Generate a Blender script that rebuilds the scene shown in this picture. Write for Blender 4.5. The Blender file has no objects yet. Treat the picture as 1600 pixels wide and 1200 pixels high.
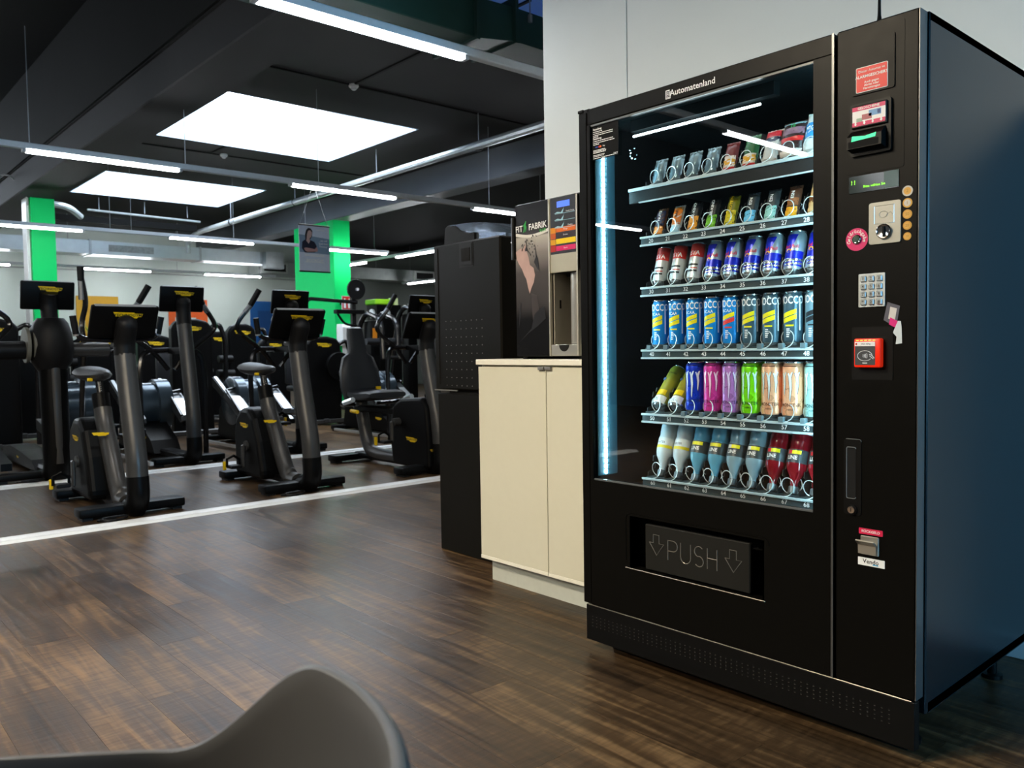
import bpy, bmesh, math, random
from mathutils import Vector, Matrix
random.seed(7)
S = bpy.context.scene
COL = S.collection
PI = math.pi
# ------------------------------------------------------------------ camera
FPX, YAW, PITCH, ROLL = 1284.456, 0.8458, -0.0438, -0.0151
CAM = Vector((0.8262, -2.0407, 1.0388))
_fw = Vector((-math.sin(YAW)*math.cos(PITCH), math.cos(YAW)*math.cos(PITCH), math.sin(PITCH)))
_r0 = Vector((math.cos(YAW), math.sin(YAW), 0)); _u0 = _r0.cross(_fw)
_r = _r0*math.cos(ROLL) + _u0*math.sin(ROLL); _u = -_r0*math.sin(ROLL) + _u0*math.cos(ROLL)
cam = bpy.data.cameras.new('camera'); camo = bpy.data.objects.new('camera', cam); COL.objects.link(camo)
camo.matrix_world = Matrix(((_r.x, _u.x, -_fw.x, CAM.x), (_r.y, _u.y, -_fw.y, CAM.y), (_r.z, _u.z, -_fw.z, CAM.z), (0, 0, 0, 1)))
cam.sensor_width = 36; cam.lens = FPX*36/1600; cam.clip_start = .02; cam.clip_end = 200
cam.dof.use_dof = True; cam.dof.focus_distance = 2.55; cam.dof.aperture_fstop = 6.5
S.camera = camo
# ------------------------------------------------------------------ world, light, exposure
SKY_STRENGTH = 12.0
w = bpy.data.worlds.new('sky'); S.world = w; w.use_nodes = True
bgn = w.node_tree.nodes['Background']; bgn.inputs[0].default_value = (.80, .90, 1, 1); bgn.inputs[1].default_value = SKY_STRENGTH
S.view_settings.view_transform = 'Standard'; S.view_settings.look = 'None'; S.view_settings.gamma = 1
S.view_settings.use_curve_mapping = False; S.view_settings.exposure = 0.35
S.cycles.use_denoising = True; S.cycles.max_bounces = 8; S.cycles.transparent_max_bounces = 16
S.cycles.sample_clamp_indirect = 6
TUBE_E, LED_E = 60.0, 115.0
def portal(name, loc, rot, sx, sy):
    l = bpy.data.lights.new(name, 'AREA'); l.shape = 'RECTANGLE'; l.size = sx; l.size_y = sy; l.cycles.is_portal = True
    o = bpy.data.objects.new(name, l); COL.objects.link(o); o.location = loc; o.rotation_euler = rot
SKYLIGHTS = [(-10.4, -8.05, 1.70, 4.27), (-15.2, -13.05, 1.84, 4.5), (-4.8, -3.7, 2.15, 4.2)]
for i, (a, b, c, d) in enumerate(SKYLIGHTS):
    portal('skylight_portal', ((a+b)/2, (c+d)/2, 4.55), (0, 0, 0), b-a, d-c)
portal('window_portal', (4.2, .3, 1.65), (0, PI/2, 0), 1.7, 4.2)
# warm ceiling lamps of the lounge behind the camera
for wx, wy in ((-1.45, -2.6), (-1.4, -4.8)):
    l_ = bpy.data.lights.new('lounge_lamp', 'AREA'); l_.shape = 'DISK'; l_.size = .55; l_.energy = 135; l_.color = (1, .86, .64)
    o_ = bpy.data.objects.new('lounge_lamp', l_); COL.objects.link(o_); o_.location = (wx, wy, 3.0)

# ------------------------------------------------------------------ materials
MATS = {}
def lin(h):
    if isinstance(h, str):
        h = h.lstrip('#'); v = [int(h[i:i+2], 16)/255 for i in (0, 2, 4)]
        return tuple((c/12.92 if c <= .04045 else ((c+.055)/1.055)**2.4) for c in v)
    return h
def M(name, col, rough=.5, metal=0., var=.08, scale=30., bump=0., bscale=200., emit=None, estr=0., spec=.5, coat=0., trans=0., ior=1.45, alpha=1.):
    if name in MATS: return MATS[name]
    m = bpy.data.materials.new(name); m.use_nodes = True; nt = m.node_tree; N = nt.nodes; L = nt.links
    b = N['Principled BSDF']; c = lin(col)
    tc = N.new('ShaderNodeTexCoord'); nz = N.new('ShaderNodeTexNoise'); nz.inputs['Scale'].default_value = scale; nz.inputs['Detail'].default_value = 3
    L.new(tc.outputs['Object'], nz.inputs['Vector'])
    mx = N.new('ShaderNodeMix'); mx.data_type = 'RGBA'
    mx.inputs['A'].default_value = tuple(x*(1-var) for x in c)+(1,); mx.inputs['B'].default_value = tuple(min(1, x*(1+var)) for x in c)+(1,)
    L.new(nz.outputs['Fac'], mx.inputs['Factor']); L.new(mx.outputs['Result'], b.inputs['Base Color'])
    mr = N.new('ShaderNodeMapRange'); mr.inputs['To Min'].default_value = max(0, rough-.05*min(1, rough*3)); mr.inputs['To Max'].default_value = min(1, rough+.05*min(1, rough*3))
    L.new(nz.outputs['Fac'], mr.inputs['Value']); L.new(mr.outputs['Result'], b.inputs['Roughness'])
    b.inputs['Metallic'].default_value = metal; b.inputs['Specular IOR Level'].default_value = spec; b.inputs['Coat Weight'].default_value = coat
    b.inputs['Transmission Weight'].default_value = trans; b.inputs['IOR'].default_value = ior; b.inputs['Alpha'].default_value = alpha
    if bump:
        n2 = N.new('ShaderNodeTexNoise'); n2.inputs['Scale'].default_value = bscale; L.new(tc.outputs['Object'], n2.inputs['Vector'])
        bp = N.new('ShaderNodeBump'); bp.inputs['Strength'].default_value = bump; bp.inputs['Distance'].default_value = .002
        L.new(n2.outputs['Fac'], bp.inputs['Height']); L.new(bp.outputs['Normal'], b.inputs['Normal'])
    if emit is not None:
        b.inputs['Emission Color'].default_value = lin(emit)+(1,); b.inputs['Emission Strength'].default_value = estr
    MATS[name] = m
    return m
def glassmat(name, tint=(1, 1, 1), refl_ior=1.45, rough=0.):
    m = bpy.data.materials.new(name); m.use_nodes = True; nt = m.node_tree; N = nt.nodes; L = nt.links
    N.remove(N['Principled BSDF']); out = N['Material Output']
    tr = N.new('ShaderNodeBsdfTransparent'); tr.inputs[0].default_value = tint+(1,)
    gl = N.new('ShaderNodeBsdfGlossy'); gl.inputs['Roughness'].default_value = rough
    fr = N.new('ShaderNodeFresnel'); fr.inputs[0].default_value = refl_ior
    mx = N.new('ShaderNodeMixShader'); L.new(fr.outputs[0], mx.inputs[0]); L.new(tr.outputs[0], mx.inputs[1]); L.new(gl.outputs[0], mx.inputs[2])
    L.new(mx.outputs[0], out.inputs['Surface']); MATS[name] = m
    return m
def emitmat(name, col, strength):
    m = bpy.data.materials.new(name); m.use_nodes = True; nt = m.node_tree; N = nt.nodes
    N.remove(N['Principled BSDF']); e = N.new('ShaderNodeEmission'); e.inputs[0].default_value = lin(col)+(1,); e.inputs[1].default_value = strength
    nt.links.new(e.outputs[0], N['Material Output'].inputs['Surface']); MATS[name] = m
    return m

# ------------------------------------------------------------------ mesh helpers
class MB:
    def __init__(s): s.v = []; s.f = []; s.sm = []
    def add(s, vs, fs, smooth=False):
        o = len(s.v); s.v += [tuple(v) for v in vs]; s.f += [tuple(i+o for i in f) for f in fs]; s.sm += [smooth]*len(fs); return s
    def box(s, x0, x1, y0, y1, z0, z1, bev=0., mat=None, seg=1):
        if bev <= 0:
            vs = [(x, y, z) for x in (x0, x1) for y in (y0, y1) for z in (z0, z1)]
            fs = [(0, 1, 3, 2), (4, 6, 7, 5), (0, 4, 5, 1), (2, 3, 7, 6), (0, 2, 6, 4), (1, 5, 7, 3)]
            sm = False
        else:
            bm = bmesh.new(); bmesh.ops.create_cube(bm, size=1)
            for v in bm.verts: v.co = Vector(((x0+x1)/2+v.co.x*(x1-x0), (y0+y1)/2+v.co.y*(y1-y0), (z0+z1)/2+v.co.z*(z1-z0)))
            bmesh.ops.bevel(bm, geom=bm.edges[:], offset=bev, segments=seg, affect='EDGES', profile=.5)
            bm.verts.index_update(); vs = [v.co.copy() for v in bm.verts]; fs = [tuple(v.index for v in f.verts) for f in bm.faces]; bm.free(); sm = seg > 1
        if mat is not None: vs = [mat @ Vector(v) for v in vs]
        return s.add(vs, fs, sm)
    def cyl(s, p0, p1, r0, r1=None, seg=12, caps=True):
        r1 = r0 if r1 is None else r1
        return s.tube([p0, p1], [r0, r1], seg, caps)
    def tube(s, pts, r, seg=8, caps=True, ell=1.):
        pts = [Vector(p) for p in pts]; n = len(pts)
        rs = r if isinstance(r, (list, tuple)) else [r]*n
        vs = []; fs = []; prev = None
        for i, p in enumerate(pts):
            t = (pts[min(i+1, n-1)]-pts[max(i-1, 0)]).normalized()
            if prev is None:
                a = Vector((0, 0, 1)) if abs(t.z) < .9 else Vector((1, 0, 0)); nx = t.cross(a).normalized()
            else:
                nx = (prev - t*prev.dot(t)); nx = nx.normalized() if nx.length > 1e-6 else t.orthogonal().normalized()
            prev = nx; ny = t.cross(nx)
            for k in range(seg):
                a = 2*PI*k/seg; vs.append(p+nx*math.cos(a)*rs[i]+ny*math.sin(a)*rs[i]*ell)
        for i in range(n-1):
            for k in range(seg):
                a = i*seg+k; b = i*seg+(k+1) % seg; fs.append((a, b, b+seg, a+seg))
        if caps: fs.append(tuple(range(seg))[::-1]); fs.append(tuple((n-1)*seg+k for k in range(seg)))
        return s.add(vs, fs, True)
    def lathe(s, prof, seg=16, origin=(0, 0, 0), axis='z'):
        vs = []; fs = []; o = Vector(origin)
        for (r, h) in prof:
            for k in range(seg):
                a = 2*PI*k/seg; c, d = r*math.cos(a), r*math.sin(a)
                p = (c, d, h) if axis == 'z' else ((h, c, d) if axis == 'x' else (d, h, c))
                vs.append(o+Vector(p))
        n = len(prof)
        for i in range(n-1):
            for k in range(seg):
                a = i*seg+k; b = i*seg+(k+1) % seg; fs.append((a, b, b+seg, a+seg))
        fs.append(tuple(range(seg))[::-1]); fs.append(tuple((n-1)*seg+k for k in range(seg)))
        return s.add(vs, fs, True)
    def prism(s, outline, a0, a1, plane='xz', smooth=False):
        # outline of 2D points extruded along the missing axis from a0 to a1
        n = len(outline)
        def P(u, v, a): return {'xz': (u, a, v), 'yz': (a, u, v), 'xy': (u, v, a)}[plane]
        vs = [P(u, v, a0) for u, v in outline]+[P(u, v, a1) for u, v in outline]
        fs = [tuple(range(n)), tuple(range(2*n-1, n-1, -1))]+[(i, i+n, (i+1) % n+n, (i+1) % n) for i in range(n)]
        return s.add(vs, fs, smooth)
    def loft(s, secs, caps=True, smooth=True):
        n = len(secs[0]); vs = [p for sec in secs for p in sec]; fs = []
        for i in range(len(secs)-1):
            for k in range(n):
                a = i*n+k; b = i*n+(k+1) % n; fs.append((a, b, b+n, a+n))
        if caps: fs.append(tuple(range(n))[::-1]); fs.append(tuple((len(secs)-1)*n+k for k in range(n)))
        return s.add(vs, fs, smooth)
    def ball(s, c, rx, ry=None, rz=None, seg=12, rings=8):
        ry = rx if ry is None else ry; rz = rx if rz is None else rz; c = Vector(c); secs = []
        for i in range(1, rings):
            a = PI*i/rings-PI/2
            secs.append([c+Vector((rx*math.cos(a)*math.cos(2*PI*k/seg), ry*math.cos(a)*math.sin(2*PI*k/seg), rz*math.sin(a))) for k in range(seg)])
        return s.loft(secs)
    def disc(s, c, r, normal='-y', seg=16, r_in=0):
        c = Vector(c); vs = []; fs = []
        def P(a, q):
            u, v = q*math.cos(a), q*math.sin(a)
            return c+Vector({'-y': (u, 0, v), '+x': (0, u, v), '+z': (u, v, 0)}[normal])
        if r_in == 0:
            vs = [P(2*PI*k/seg, r) for k in range(seg)]; fs = [tuple(range(seg))]
        else:
            vs = [P(2*PI*k/seg, r) for k in range(seg)]+[P(2*PI*k/seg, r_in) for k in range(seg)]
            fs = [(k, (k+1) % seg, (k+1) % seg+seg, k+seg) for k in range(seg)]
        return s.add(vs, fs)
    def xform(s, m):
        s.v = [tuple(m @ Vector(v)) for v in s.v]; return s
    def mesh(s, name, mat, sharp=35):
        me = bpy.data.meshes.new(name); me.from_pydata(s.v, [], s.f)
        bm = bmesh.new(); bm.from_mesh(me); bmesh.ops.recalc_face_normals(bm, faces=bm.faces[:]) if len(s.f) < 60000 else None; bm.to_mesh(me); bm.free()
        me.polygons.foreach_set('use_smooth', s.sm); me.update()
        if any(s.sm): me.set_sharp_from_angle(angle=math.radians(sharp))
        me.materials.append(mat); return me
    def build(s, name, mat, parent=None, **k):
        return obj(name, s.mesh(name, mat), parent, **k)
def obj(name, me, parent=None, label=None, cat=None, group=None, kind=None, loc=None, rot=None):
    o = bpy.data.objects.new(name, me); COL.objects.link(o)
    if parent is not None: o.parent = parent
    tag(o, label, cat, group, kind)
    if loc is not None: o.location = loc
    if rot is not None: o.rotation_euler = rot
    return o
def tag(o, label=None, cat=None, group=None, kind=None):
    if label: o['label'] = label
    if cat: o['category'] = cat
    if group: o['group'] = group
    if kind: o['kind'] = kind
    return o
def thing(name, label, cat, loc=(0, 0, 0), rot=(0, 0, 0), group=None):
    o = bpy.data.objects.new(name, None); COL.objects.link(o); o.location = loc; o.rotation_euler = rot; o.empty_display_size = .05
    return tag(o, label, cat, group)
def struct(name, mb, mat, parent=None):
    return mb.build(name, mat, parent, kind=None if parent else 'structure')
def kids(o): return [c for c in bpy.data.objects if c.parent == o]
def copy_tree(o, parent=None, **t):
    c = o.copy(); COL.objects.link(c); c.parent = parent; tag(c, **t)
    for ch in kids(o): copy_tree(ch, c)
    return c
TXT = {}
def textgeo(body, size=1., bold=0., align='CENTER'):
    key = (body, bold, align)
    if key not in TXT:
        cu = bpy.data.curves.new('t', 'FONT'); cu.body = body; cu.size = 1; cu.align_x = align; cu.align_y = 'CENTER'; cu.offset = bold; cu.resolution_u = 2; cu.space_line = 1.0
        o = bpy.data.objects.new('t', cu); COL.objects.link(o); bpy.context.view_layer.update()
        me = bpy.data.meshes.new_from_object(o.evaluated_get(bpy.context.evaluated_depsgraph_get()))
        TXT[key] = ([v.co.xy[:] for v in me.vertices], [tuple(p.vertices) for p in me.polygons])
        bpy.data.objects.remove(o); bpy.data.curves.remove(cu); bpy.data.meshes.remove(me)
    vs, fs = TXT[key]
    return [(x*size, y*size) for x, y in vs], fs
def flat(mb, vs, fs, face, at, rot=0.):
    # put 2D geometry on a plane: face '-y' (x right, z up) or '+x' (y right, z up) or '+z'
    c, s_ = math.cos(rot), math.sin(rot); x0, y0, z0 = at
    out = []
    for a, b in vs:
        u, v = a*c-b*s_, a*s_+b*c
        out.append({'-y': (x0+u, y0, z0+v), '+x': (x0, y0+u, z0+v), '+z': (x0+u, y0+v, z0)}[face])
    return mb.add(out, fs)
def text(name, body, size, at, mat, parent, face='-y', bold=0., rot=0., align='CENTER', sx=1.):
    vs, fs = textgeo(body, size, bold, align); vs = [(a*sx, b) for a, b in vs]
    return flat(MB(), vs, fs, face, at, rot).build(name, mat, parent)
def wrap(mb, vs, fs, R, z0, a0=0.):
    # bend 2D geometry round a vertical cylinder, centred on the -Y side
    return mb.add([(R*math.sin(a/R+a0), -R*math.cos(a/R+a0), z0+b) for a, b in vs], fs, True)
def rectgrid(x0, x1, z0, z1, n=8, skew=0., nz=1):
    n = max(n, int(abs(x1-x0)/.0042)); vs = []; fs = []
    for i in range(n+1):
        t = i/n; x = x0+(x1-x0)*t; sk = skew*(t-.5)
        vs += [(x, z0+(z1-z0)*k/nz+sk) for k in range(nz+1)]
    for i in range(n):
        for k in range(nz): q = i*(nz+1)+k; fs.append((q, q+nz+1, q+nz+2, q+1))
    return vs, fs
def rrect(x0, x1, z0, z1, r, n=4):
    out = []
    for cx, cz, a in ((x1-r, z1-r, 0), (x0+r, z1-r, PI/2), (x0+r, z0+r, PI), (x1-r, z0+r, 1.5*PI)):
        for k in range(n+1): out.append((cx+r*math.cos(a+k*PI/2/n), cz+r*math.sin(a+k*PI/2/n)))
    return out
def smoothpath(pts, n=6):
    # Catmull-Rom through the points
    P_ = [Vector(p) for p in pts]; P_ = [2*P_[0]-P_[1]]+P_+[2*P_[-1]-P_[-2]]; out = []
    for i in range(1, len(P_)-2):
        for k in range(n):
            t = k/n; a, b, c, d = P_[i-1:i+3]
            out.append(.5*((2*b)+(c-a)*t+(2*a-5*b+4*c-d)*t*t+(3*b-a-3*c+d)*t**3))
    out.append(P_[-2]); return out
def roundpath(pts, r=.05, n=4):
    # polyline with rounded corners
    P_ = [Vector(p) for p in pts]; out = [P_[0]]
    for i in range(1, len(P_)-1):
        a, b, c = P_[i-1:i+2]; u = (a-b); v = (c-b); d = min(r, u.length*.45, v.length*.45)
        p, q = b+u.normalized()*d, b+v.normalized()*d
        for k in range(n+1):
            t = k/n; out.append(p.lerp(b, t).lerp(b.lerp(q, t), t))
    out.append(P_[-1]); return out

BLACK = M('black_powder_coat', (.003, .003, .003), .42, spec=.2, bump=.05, bscale=900)
DOORBLK = M('black_door_paint', (.003, .0028, .0023), .38, spec=.11, bump=.04, bscale=900)
GAP = M('matt_black_gap', (.002, .002, .002), .9)
RUBBER = M('black_rubber', (.0045, .0045, .005), .5, bump=.1, spec=.25)
GUN = M('dark_gunmetal_frame', (.05, .05, .05), .36, metal=.35, bump=.05, bscale=700)
SHROUD = M('black_plastic_shroud', (.0022, .0022, .0024), .42, spec=.13)
TUBEBLK = M('black_gloss_tube', (.008, .008, .009), .2)
VINYL = M('black_seat_vinyl', (.013, .0145, .018), .45, bump=.15, bscale=400)
YEL = M('yellow_badge', '#e8c200', .5)
YTXT = M('dark_badge_print', (.02, .018, .01), .6)
ALU = M('brushed_aluminium', (.75, .78, .8), .3, metal=.9)
CHROME = M('chrome_steel', (.8, .82, .84), .12, metal=1)
STEEL = M('brushed_steel', (.55, .53, .47), .34, metal=.85, var=.12, scale=12)
GALV = M('galvanised_sheet', (.5, .54, .56), .38, metal=.6, var=.2, scale=9)
WHITEP = M('white_print', (.85, .87, .88), .5)
WHITEPL = M('white_plastic', (.75, .76, .76), .35)
# ------------------------------------------------------------------ the room
WOOD = bpy.data.materials.new('dark_wood_planks'); WOOD.use_nodes = True
PW, PL = .18, 1.22
def _wood():
    nt = WOOD.node_tree; N = nt.nodes; L = nt.links; b = N['Principled BSDF']
    g = N.new('ShaderNodeNewGeometry'); sp = N.new('ShaderNodeSeparateXYZ'); L.new(g.outputs['Position'], sp.inputs[0])
    def mth(op, a, c=None):
        m = N.new('ShaderNodeMath'); m.operation = op
        for i, q in enumerate((a, c)):
            if q is None: continue
            if isinstance(q, (int, float)): m.inputs[i].default_value = q
            else: L.new(q, m.inputs[i])
        return m.outputs[0]
    row = mth('FLOOR', mth('DIVIDE', sp.outputs['Y'], PW)); off = mth('MULTIPLY', mth('FRACT', mth('MULTIPLY', row, .37)), PL)
    colm = mth('FLOOR', mth('DIVIDE', mth('ADD', sp.outputs['X'], off), PL))
    cb = N.new('ShaderNodeCombineXYZ'); L.new(row, cb.inputs[0]); L.new(colm, cb.inputs[1])
    wn = N.new('ShaderNodeTexWhiteNoise'); L.new(cb.outputs[0], wn.inputs['Vector'])
    # grain: noise stretched along the board, shifted per board
    sh = N.new('ShaderNodeVectorMath'); sh.operation = 'SCALE'; L.new(wn.outputs['Color'], sh.inputs[0]); sh.inputs['Scale'].default_value = 30
    ad = N.new('ShaderNodeVectorMath'); ad.operation = 'ADD'; L.new(g.outputs['Position'], ad.inputs[0]); L.new(sh.outputs[0], ad.inputs[1])
    mp = N.new('ShaderNodeMapping'); mp.inputs['Scale'].default_value = (1.1, 16, 1); L.new(ad.outputs[0], mp.inputs[0])
    n1 = N.new('ShaderNodeTexNoise'); n1.inputs['Scale'].default_value = 2.2; n1.inputs['Detail'].default_value = 8; n1.inputs['Roughness'].default_value = .42; n1.inputs['Distortion'].default_value = .7; L.new(mp.outputs[0], n1.inputs['Vector'])
    mp2 = N.new('ShaderNodeMapping'); mp2.inputs['Scale'].default_value = (9, 1.6, 1); L.new(ad.outputs[0], mp2.inputs[0])
    n2 = N.new('ShaderNodeTexNoise'); n2.inputs['Scale'].default_value = 7; n2.inputs['Detail'].default_value = 5; L.new(mp2.outputs[0], n2.inputs['Vector'])
    n3 = N.new('ShaderNodeTexNoise'); n3.inputs['Scale'].default_value = 1.6; n3.inputs['Detail'].default_value = 3; L.new(ad.outputs[0], n3.inputs['Vector'])
    cr = N.new('ShaderNodeValToRGB'); e = cr.color_ramp.elements
    e[0].position = .28; e[0].color = (.011, .006, .0026, 1); e[1].position = .72; e[1].color = (.165, .100, .046, 1)
    k = cr.color_ramp.elements.new(.5); k.color = (.050, .0285, .0132, 1)
    f = mth('ADD', mth('MULTIPLY', n1.outputs['Fac'], .62), mth('MULTIPLY', n3.outputs['Fac'], .38)); f = mth('ADD', f, mth('MULTIPLY', mth('SUBTRACT', n2.outputs['Fac'], .5), .30)); f = mth('ADD', f, mth('MULTIPLY', mth('SUBTRACT', wn.outputs['Value'], .5), .13))
    L.new(f, cr.inputs[0]); L.new(cr.outputs[0], b.inputs['Base Color'])
    rr = N.new('ShaderNodeMapRange'); rr.inputs['To Min'].default_value = .26; rr.inputs['To Max'].default_value = .50; L.new(n1.outputs['Fac'], rr.inputs[0]); L.new(rr.outputs[0], b.inputs['Roughness'])
    bp = N.new('ShaderNodeBump'); bp.inputs['Strength'].default_value = .6; bp.inputs['Distance'].default_value = .003
    L.new(f, bp.inputs['Height']); L.new(bp.outputs[0], b.inputs['Normal'])
    b.inputs['Specular IOR Level'].default_value = .24
_wood()
SUB = M('dark_subfloor', (.012, .009, .007), .7)
floor = struct('floor', MB().box(-20.5, 4.4, -9, 13, -.06, -.004), SUB)
X0, X1, Y0, Y1 = -20.4, 4.2, -8.9, 12.9
shared = {}
rest = MB(); singles = []
for r in range(math.floor(Y0/PW), math.ceil(Y1/PW)):
    off = ((r*.37) % 1)*PL
    for c in range(math.floor((X0+off)/PL), math.ceil((X1+off)/PL)):
        x0, y0 = c*PL-off, r*PW
        cx, cy = x0+PL/2, y0+PW/2
        if x0 < X0 or x0+PL > X1: 
            x0, x1 = max(x0, X0), min(x0+PL, X1)
            if x1-x0 > .05: rest.box(x0+.0004, x1-.0004, y0+.0004, y0+PW-.0004, -.004, 0)
            continue
        d = Vector((cx, cy, 0))-CAM; dp = d.dot(_fw)
        px = 800+FPX*d.dot(_r)/dp if dp > .2 else -9e9; py = 600-FPX*d.dot(_u)/dp if dp > .2 else 0
        singles.append((dp if (dp > .2 and -250 < px < 1800 and py < 1420) else 99, x0, y0))
singles.sort()
proto = None
pm = MB().box(.0004, PL-.0004, .0004, PW-.0004, -.004, 0).mesh('plank', WOOD)
for i, (d, x0, y0) in enumerate(singles):
    if i < 290 and d < 50: obj('plank', pm, floor, loc=(x0, y0, 0))
    else: rest.box(x0+.0004, x0+PL-.0004, y0+.0004, y0+PW-.0004, -.004, 0)
rest.build('plank_field', WOOD, floor, kind='stuff')

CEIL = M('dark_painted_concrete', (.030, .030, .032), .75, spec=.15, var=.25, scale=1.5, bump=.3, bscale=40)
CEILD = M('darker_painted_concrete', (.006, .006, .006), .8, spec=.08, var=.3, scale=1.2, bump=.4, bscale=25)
WALLW = M('pale_wall_paint', (.80, .84, .82), .5, var=.03, scale=2, bump=.05, bscale=300)
WALLB = M('back_wall_paint', (.56, .62, .58), .6, var=.04, scale=2)
SHAFT = M('white_skylight_shaft', (.55, .65, .78), .6, var=.02)
GREEN = M('green_column_paint', (.0, .52, .12), .55, spec=.2, var=.04, scale=3)
# ceiling of the lit bay with skylight holes
YC0, YC1 = .65, 13
xs = sorted({-20.5, 4.4, *[q for s_ in SKYLIGHTS for q in s_[:2]]})
cmb = MB()
for a, b in zip(xs, xs[1:]):
    hole = [s_ for s_ in SKYLIGHTS if s_[0] <= a and b <= s_[1]]
    if hole:
        cmb.box(a, b, YC0, hole[0][2], 3.9, 4.0); cmb.box(a, b, hole[0][3], YC1, 3.9, 4.0)
    else: cmb.box(a, b, YC0, YC1, 3.9, 4.0)
ceiling = struct('ceiling', cmb, CEIL)
for (a, b, c, d) in SKYLIGHTS:
    sh = MB().box(a, a+.02, c, d, 3.895, 4.6).box(b-.02, b, c, d, 3.895, 4.6).box(a+.02, b-.02, c, c+.02, 3.895, 4.6).box(a+.02, b-.02, d-.02, d, 3.895, 4.6)
    sh.build('skylight_shaft', SHAFT, ceiling)
MB().box(-4.78, -3.72, 2.17, 4.18, 4.3, 4.31).build('blue_sky_pane', glassmat('blue_sky_tint', (.03, .14, .27)), ceiling)  # added tinted pane, turns the white sky in this opening blue
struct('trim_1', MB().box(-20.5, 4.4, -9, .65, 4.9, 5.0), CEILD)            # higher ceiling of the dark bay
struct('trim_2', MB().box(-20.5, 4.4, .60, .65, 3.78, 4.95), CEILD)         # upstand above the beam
beam1 = struct('trim_3', MB().box(-20.5, 4.4, .65, 1.12, 3.42, 3.9, bev=.012), CEIL)
MB().box(-20.5, 4.4, .625, .65, 3.77, 3.79).build('joint', GAP, beam1)
struct('trim_4', MB().box(-20.5, -2.6, 5.67, 6.03, 3.46, 3.9, bev=.012), M('beam_lit_grey', (.13, .14, .155), .45, var=.15, scale=2))  # lighter than the other beam: strip light sheen put into its colour
# cross joint lines of the ceiling slabs
jm = MB()
for (x, y0, y1) in ((-7.02, 1.15, 5.6), (-10.95, 1.15, 5.6)): jm.box(x-.012, x+.012, y0, y1, 3.885, 3.9)
for (x0, x1) in ((-7.0, -4.2), (-10.9, -10.42)): jm.box(x0, x1, 2.66, 2.69, 3.885, 3.9)
jm.build('slab_joint', GAP, ceiling)
# columns
col2 = struct('trim_5', MB().box(-14.35, -12.8, 5.67, 6.02, 0, 3.46, bev=.006), GREEN)
col1 = struct('trim_6', MB().box(-13.7, -13.3, .84, 1.17, 0, 3.42, bev=.006), GREEN)
MB().box(-13.68, -13.4, .80, .84, 0, 3.42).build('cable_duct', WHITEPL, col1)
# walls
wr = struct('wall_right', MB().box(-2.27, 4.4, 1.0, 1.15, 0, 3.9), GAP)
for a, b in ((-2.27, -1.712), (-1.708, .55), (.554, 4.4)):
    MB().box(a, b, .95, 1.0, 0, 3.9, bev=.002).build('panel', WALLW, wr)
struct('baseboard_right', MB().box(-2.27, 4.4, .935, .95, 0, .07, bev=.003), WHITEPL)
wb = struct('wall_back', MB().box(-20.5, -19.5, -9, 8.6, 0, 3.9), WALLB)
struct('wall_back_dim', MB().box(-20.5, -19.5, 8.6, 13, 0, 3.9), M('olive_grey_wall', (.14, .155, .14), .7))  # back wall beyond the column, colour darkened for the fewer lights there
MB().box(-19.5, -19.47, -9, 8.6, 2.92, 2.95).build('picture_rail', M('rail_grey', (.3, .32, .31), .5), wb)
struct('wall_left', MB().box(-20.5, 4.4, -9.2, -9, 0, 5.0), M('dark_wall_paint', (.05, .052, .055), .7))
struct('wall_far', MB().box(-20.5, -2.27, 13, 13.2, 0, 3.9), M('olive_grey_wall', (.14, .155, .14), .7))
struct('wall_inner', MB().box(-2.27, -2.17, 1.0, 13, 0, 3.9), WALLW)
# window wall behind the camera's right: daylight from here grazes the machine's side
wf = struct('wall_front', MB().box(4.2, 4.4, -9, -1.8, 0, 5).box(4.2, 4.4, 2.4, 13, 0, 3.9).box(4.2, 4.4, -1.8, 2.4, 0, .8).box(4.2, 4.4, -1.8, 2.4, 2.5, 5), M('grey_wall_paint', (.05, .055, .06), .8))
win = struct('window_1', MB().box(4.24, 4.3, -1.8, -1.74, .8, 2.5).box(4.24, 4.3, 2.34, 2.4, .8, 2.5).box(4.24, 4.3, -1.8, 2.4, .8, .86).box(4.24, 4.3, -1.8, 2.4, 2.44, 2.5).box(4.24, 4.3, .27, .33, .86, 2.44), M('window_frame_grey', (.12, .12, .13), .4))
WGL = glassmat('window_glass', (.5, .82, 1.0))
MB().box(4.265, 4.275, -1.74, .27, .86, 2.44).build('pane', WGL, win)
MB().box(4.265, 4.275, .33, 2.34, .86, 2.44).build('pane', WGL, win)
# floor strips: low aluminium cable covers in front of each equipment row
def cable_cover(x, y0, y1, lab):
    t = thing('cable_cover', lab, 'floor strip', (x, 0, 0))
    MB().prism([(-.085, 0), (-.06, .014), (.06, .014), (.085, 0)], y0, y1, 'xz').build('cover', M('cover_white', (.80, .82, .83), .45), t)
    MB().prism([(.06, .0145), (.062, .0155), (-.012, .0155), (-.012, .0145)], y0, y1, 'xz').build('top_strip', M('cover_strip', (.9, .92, .95), .4), t)
cable_cover(-4.47, -4.2, 4.0, 'long white cable cover strip on the floor in front of the exercise bikes')
cable_cover(-6.62, -4.2, 5.0, 'white cable cover strip on the floor between the bikes and cross trainers')

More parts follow.
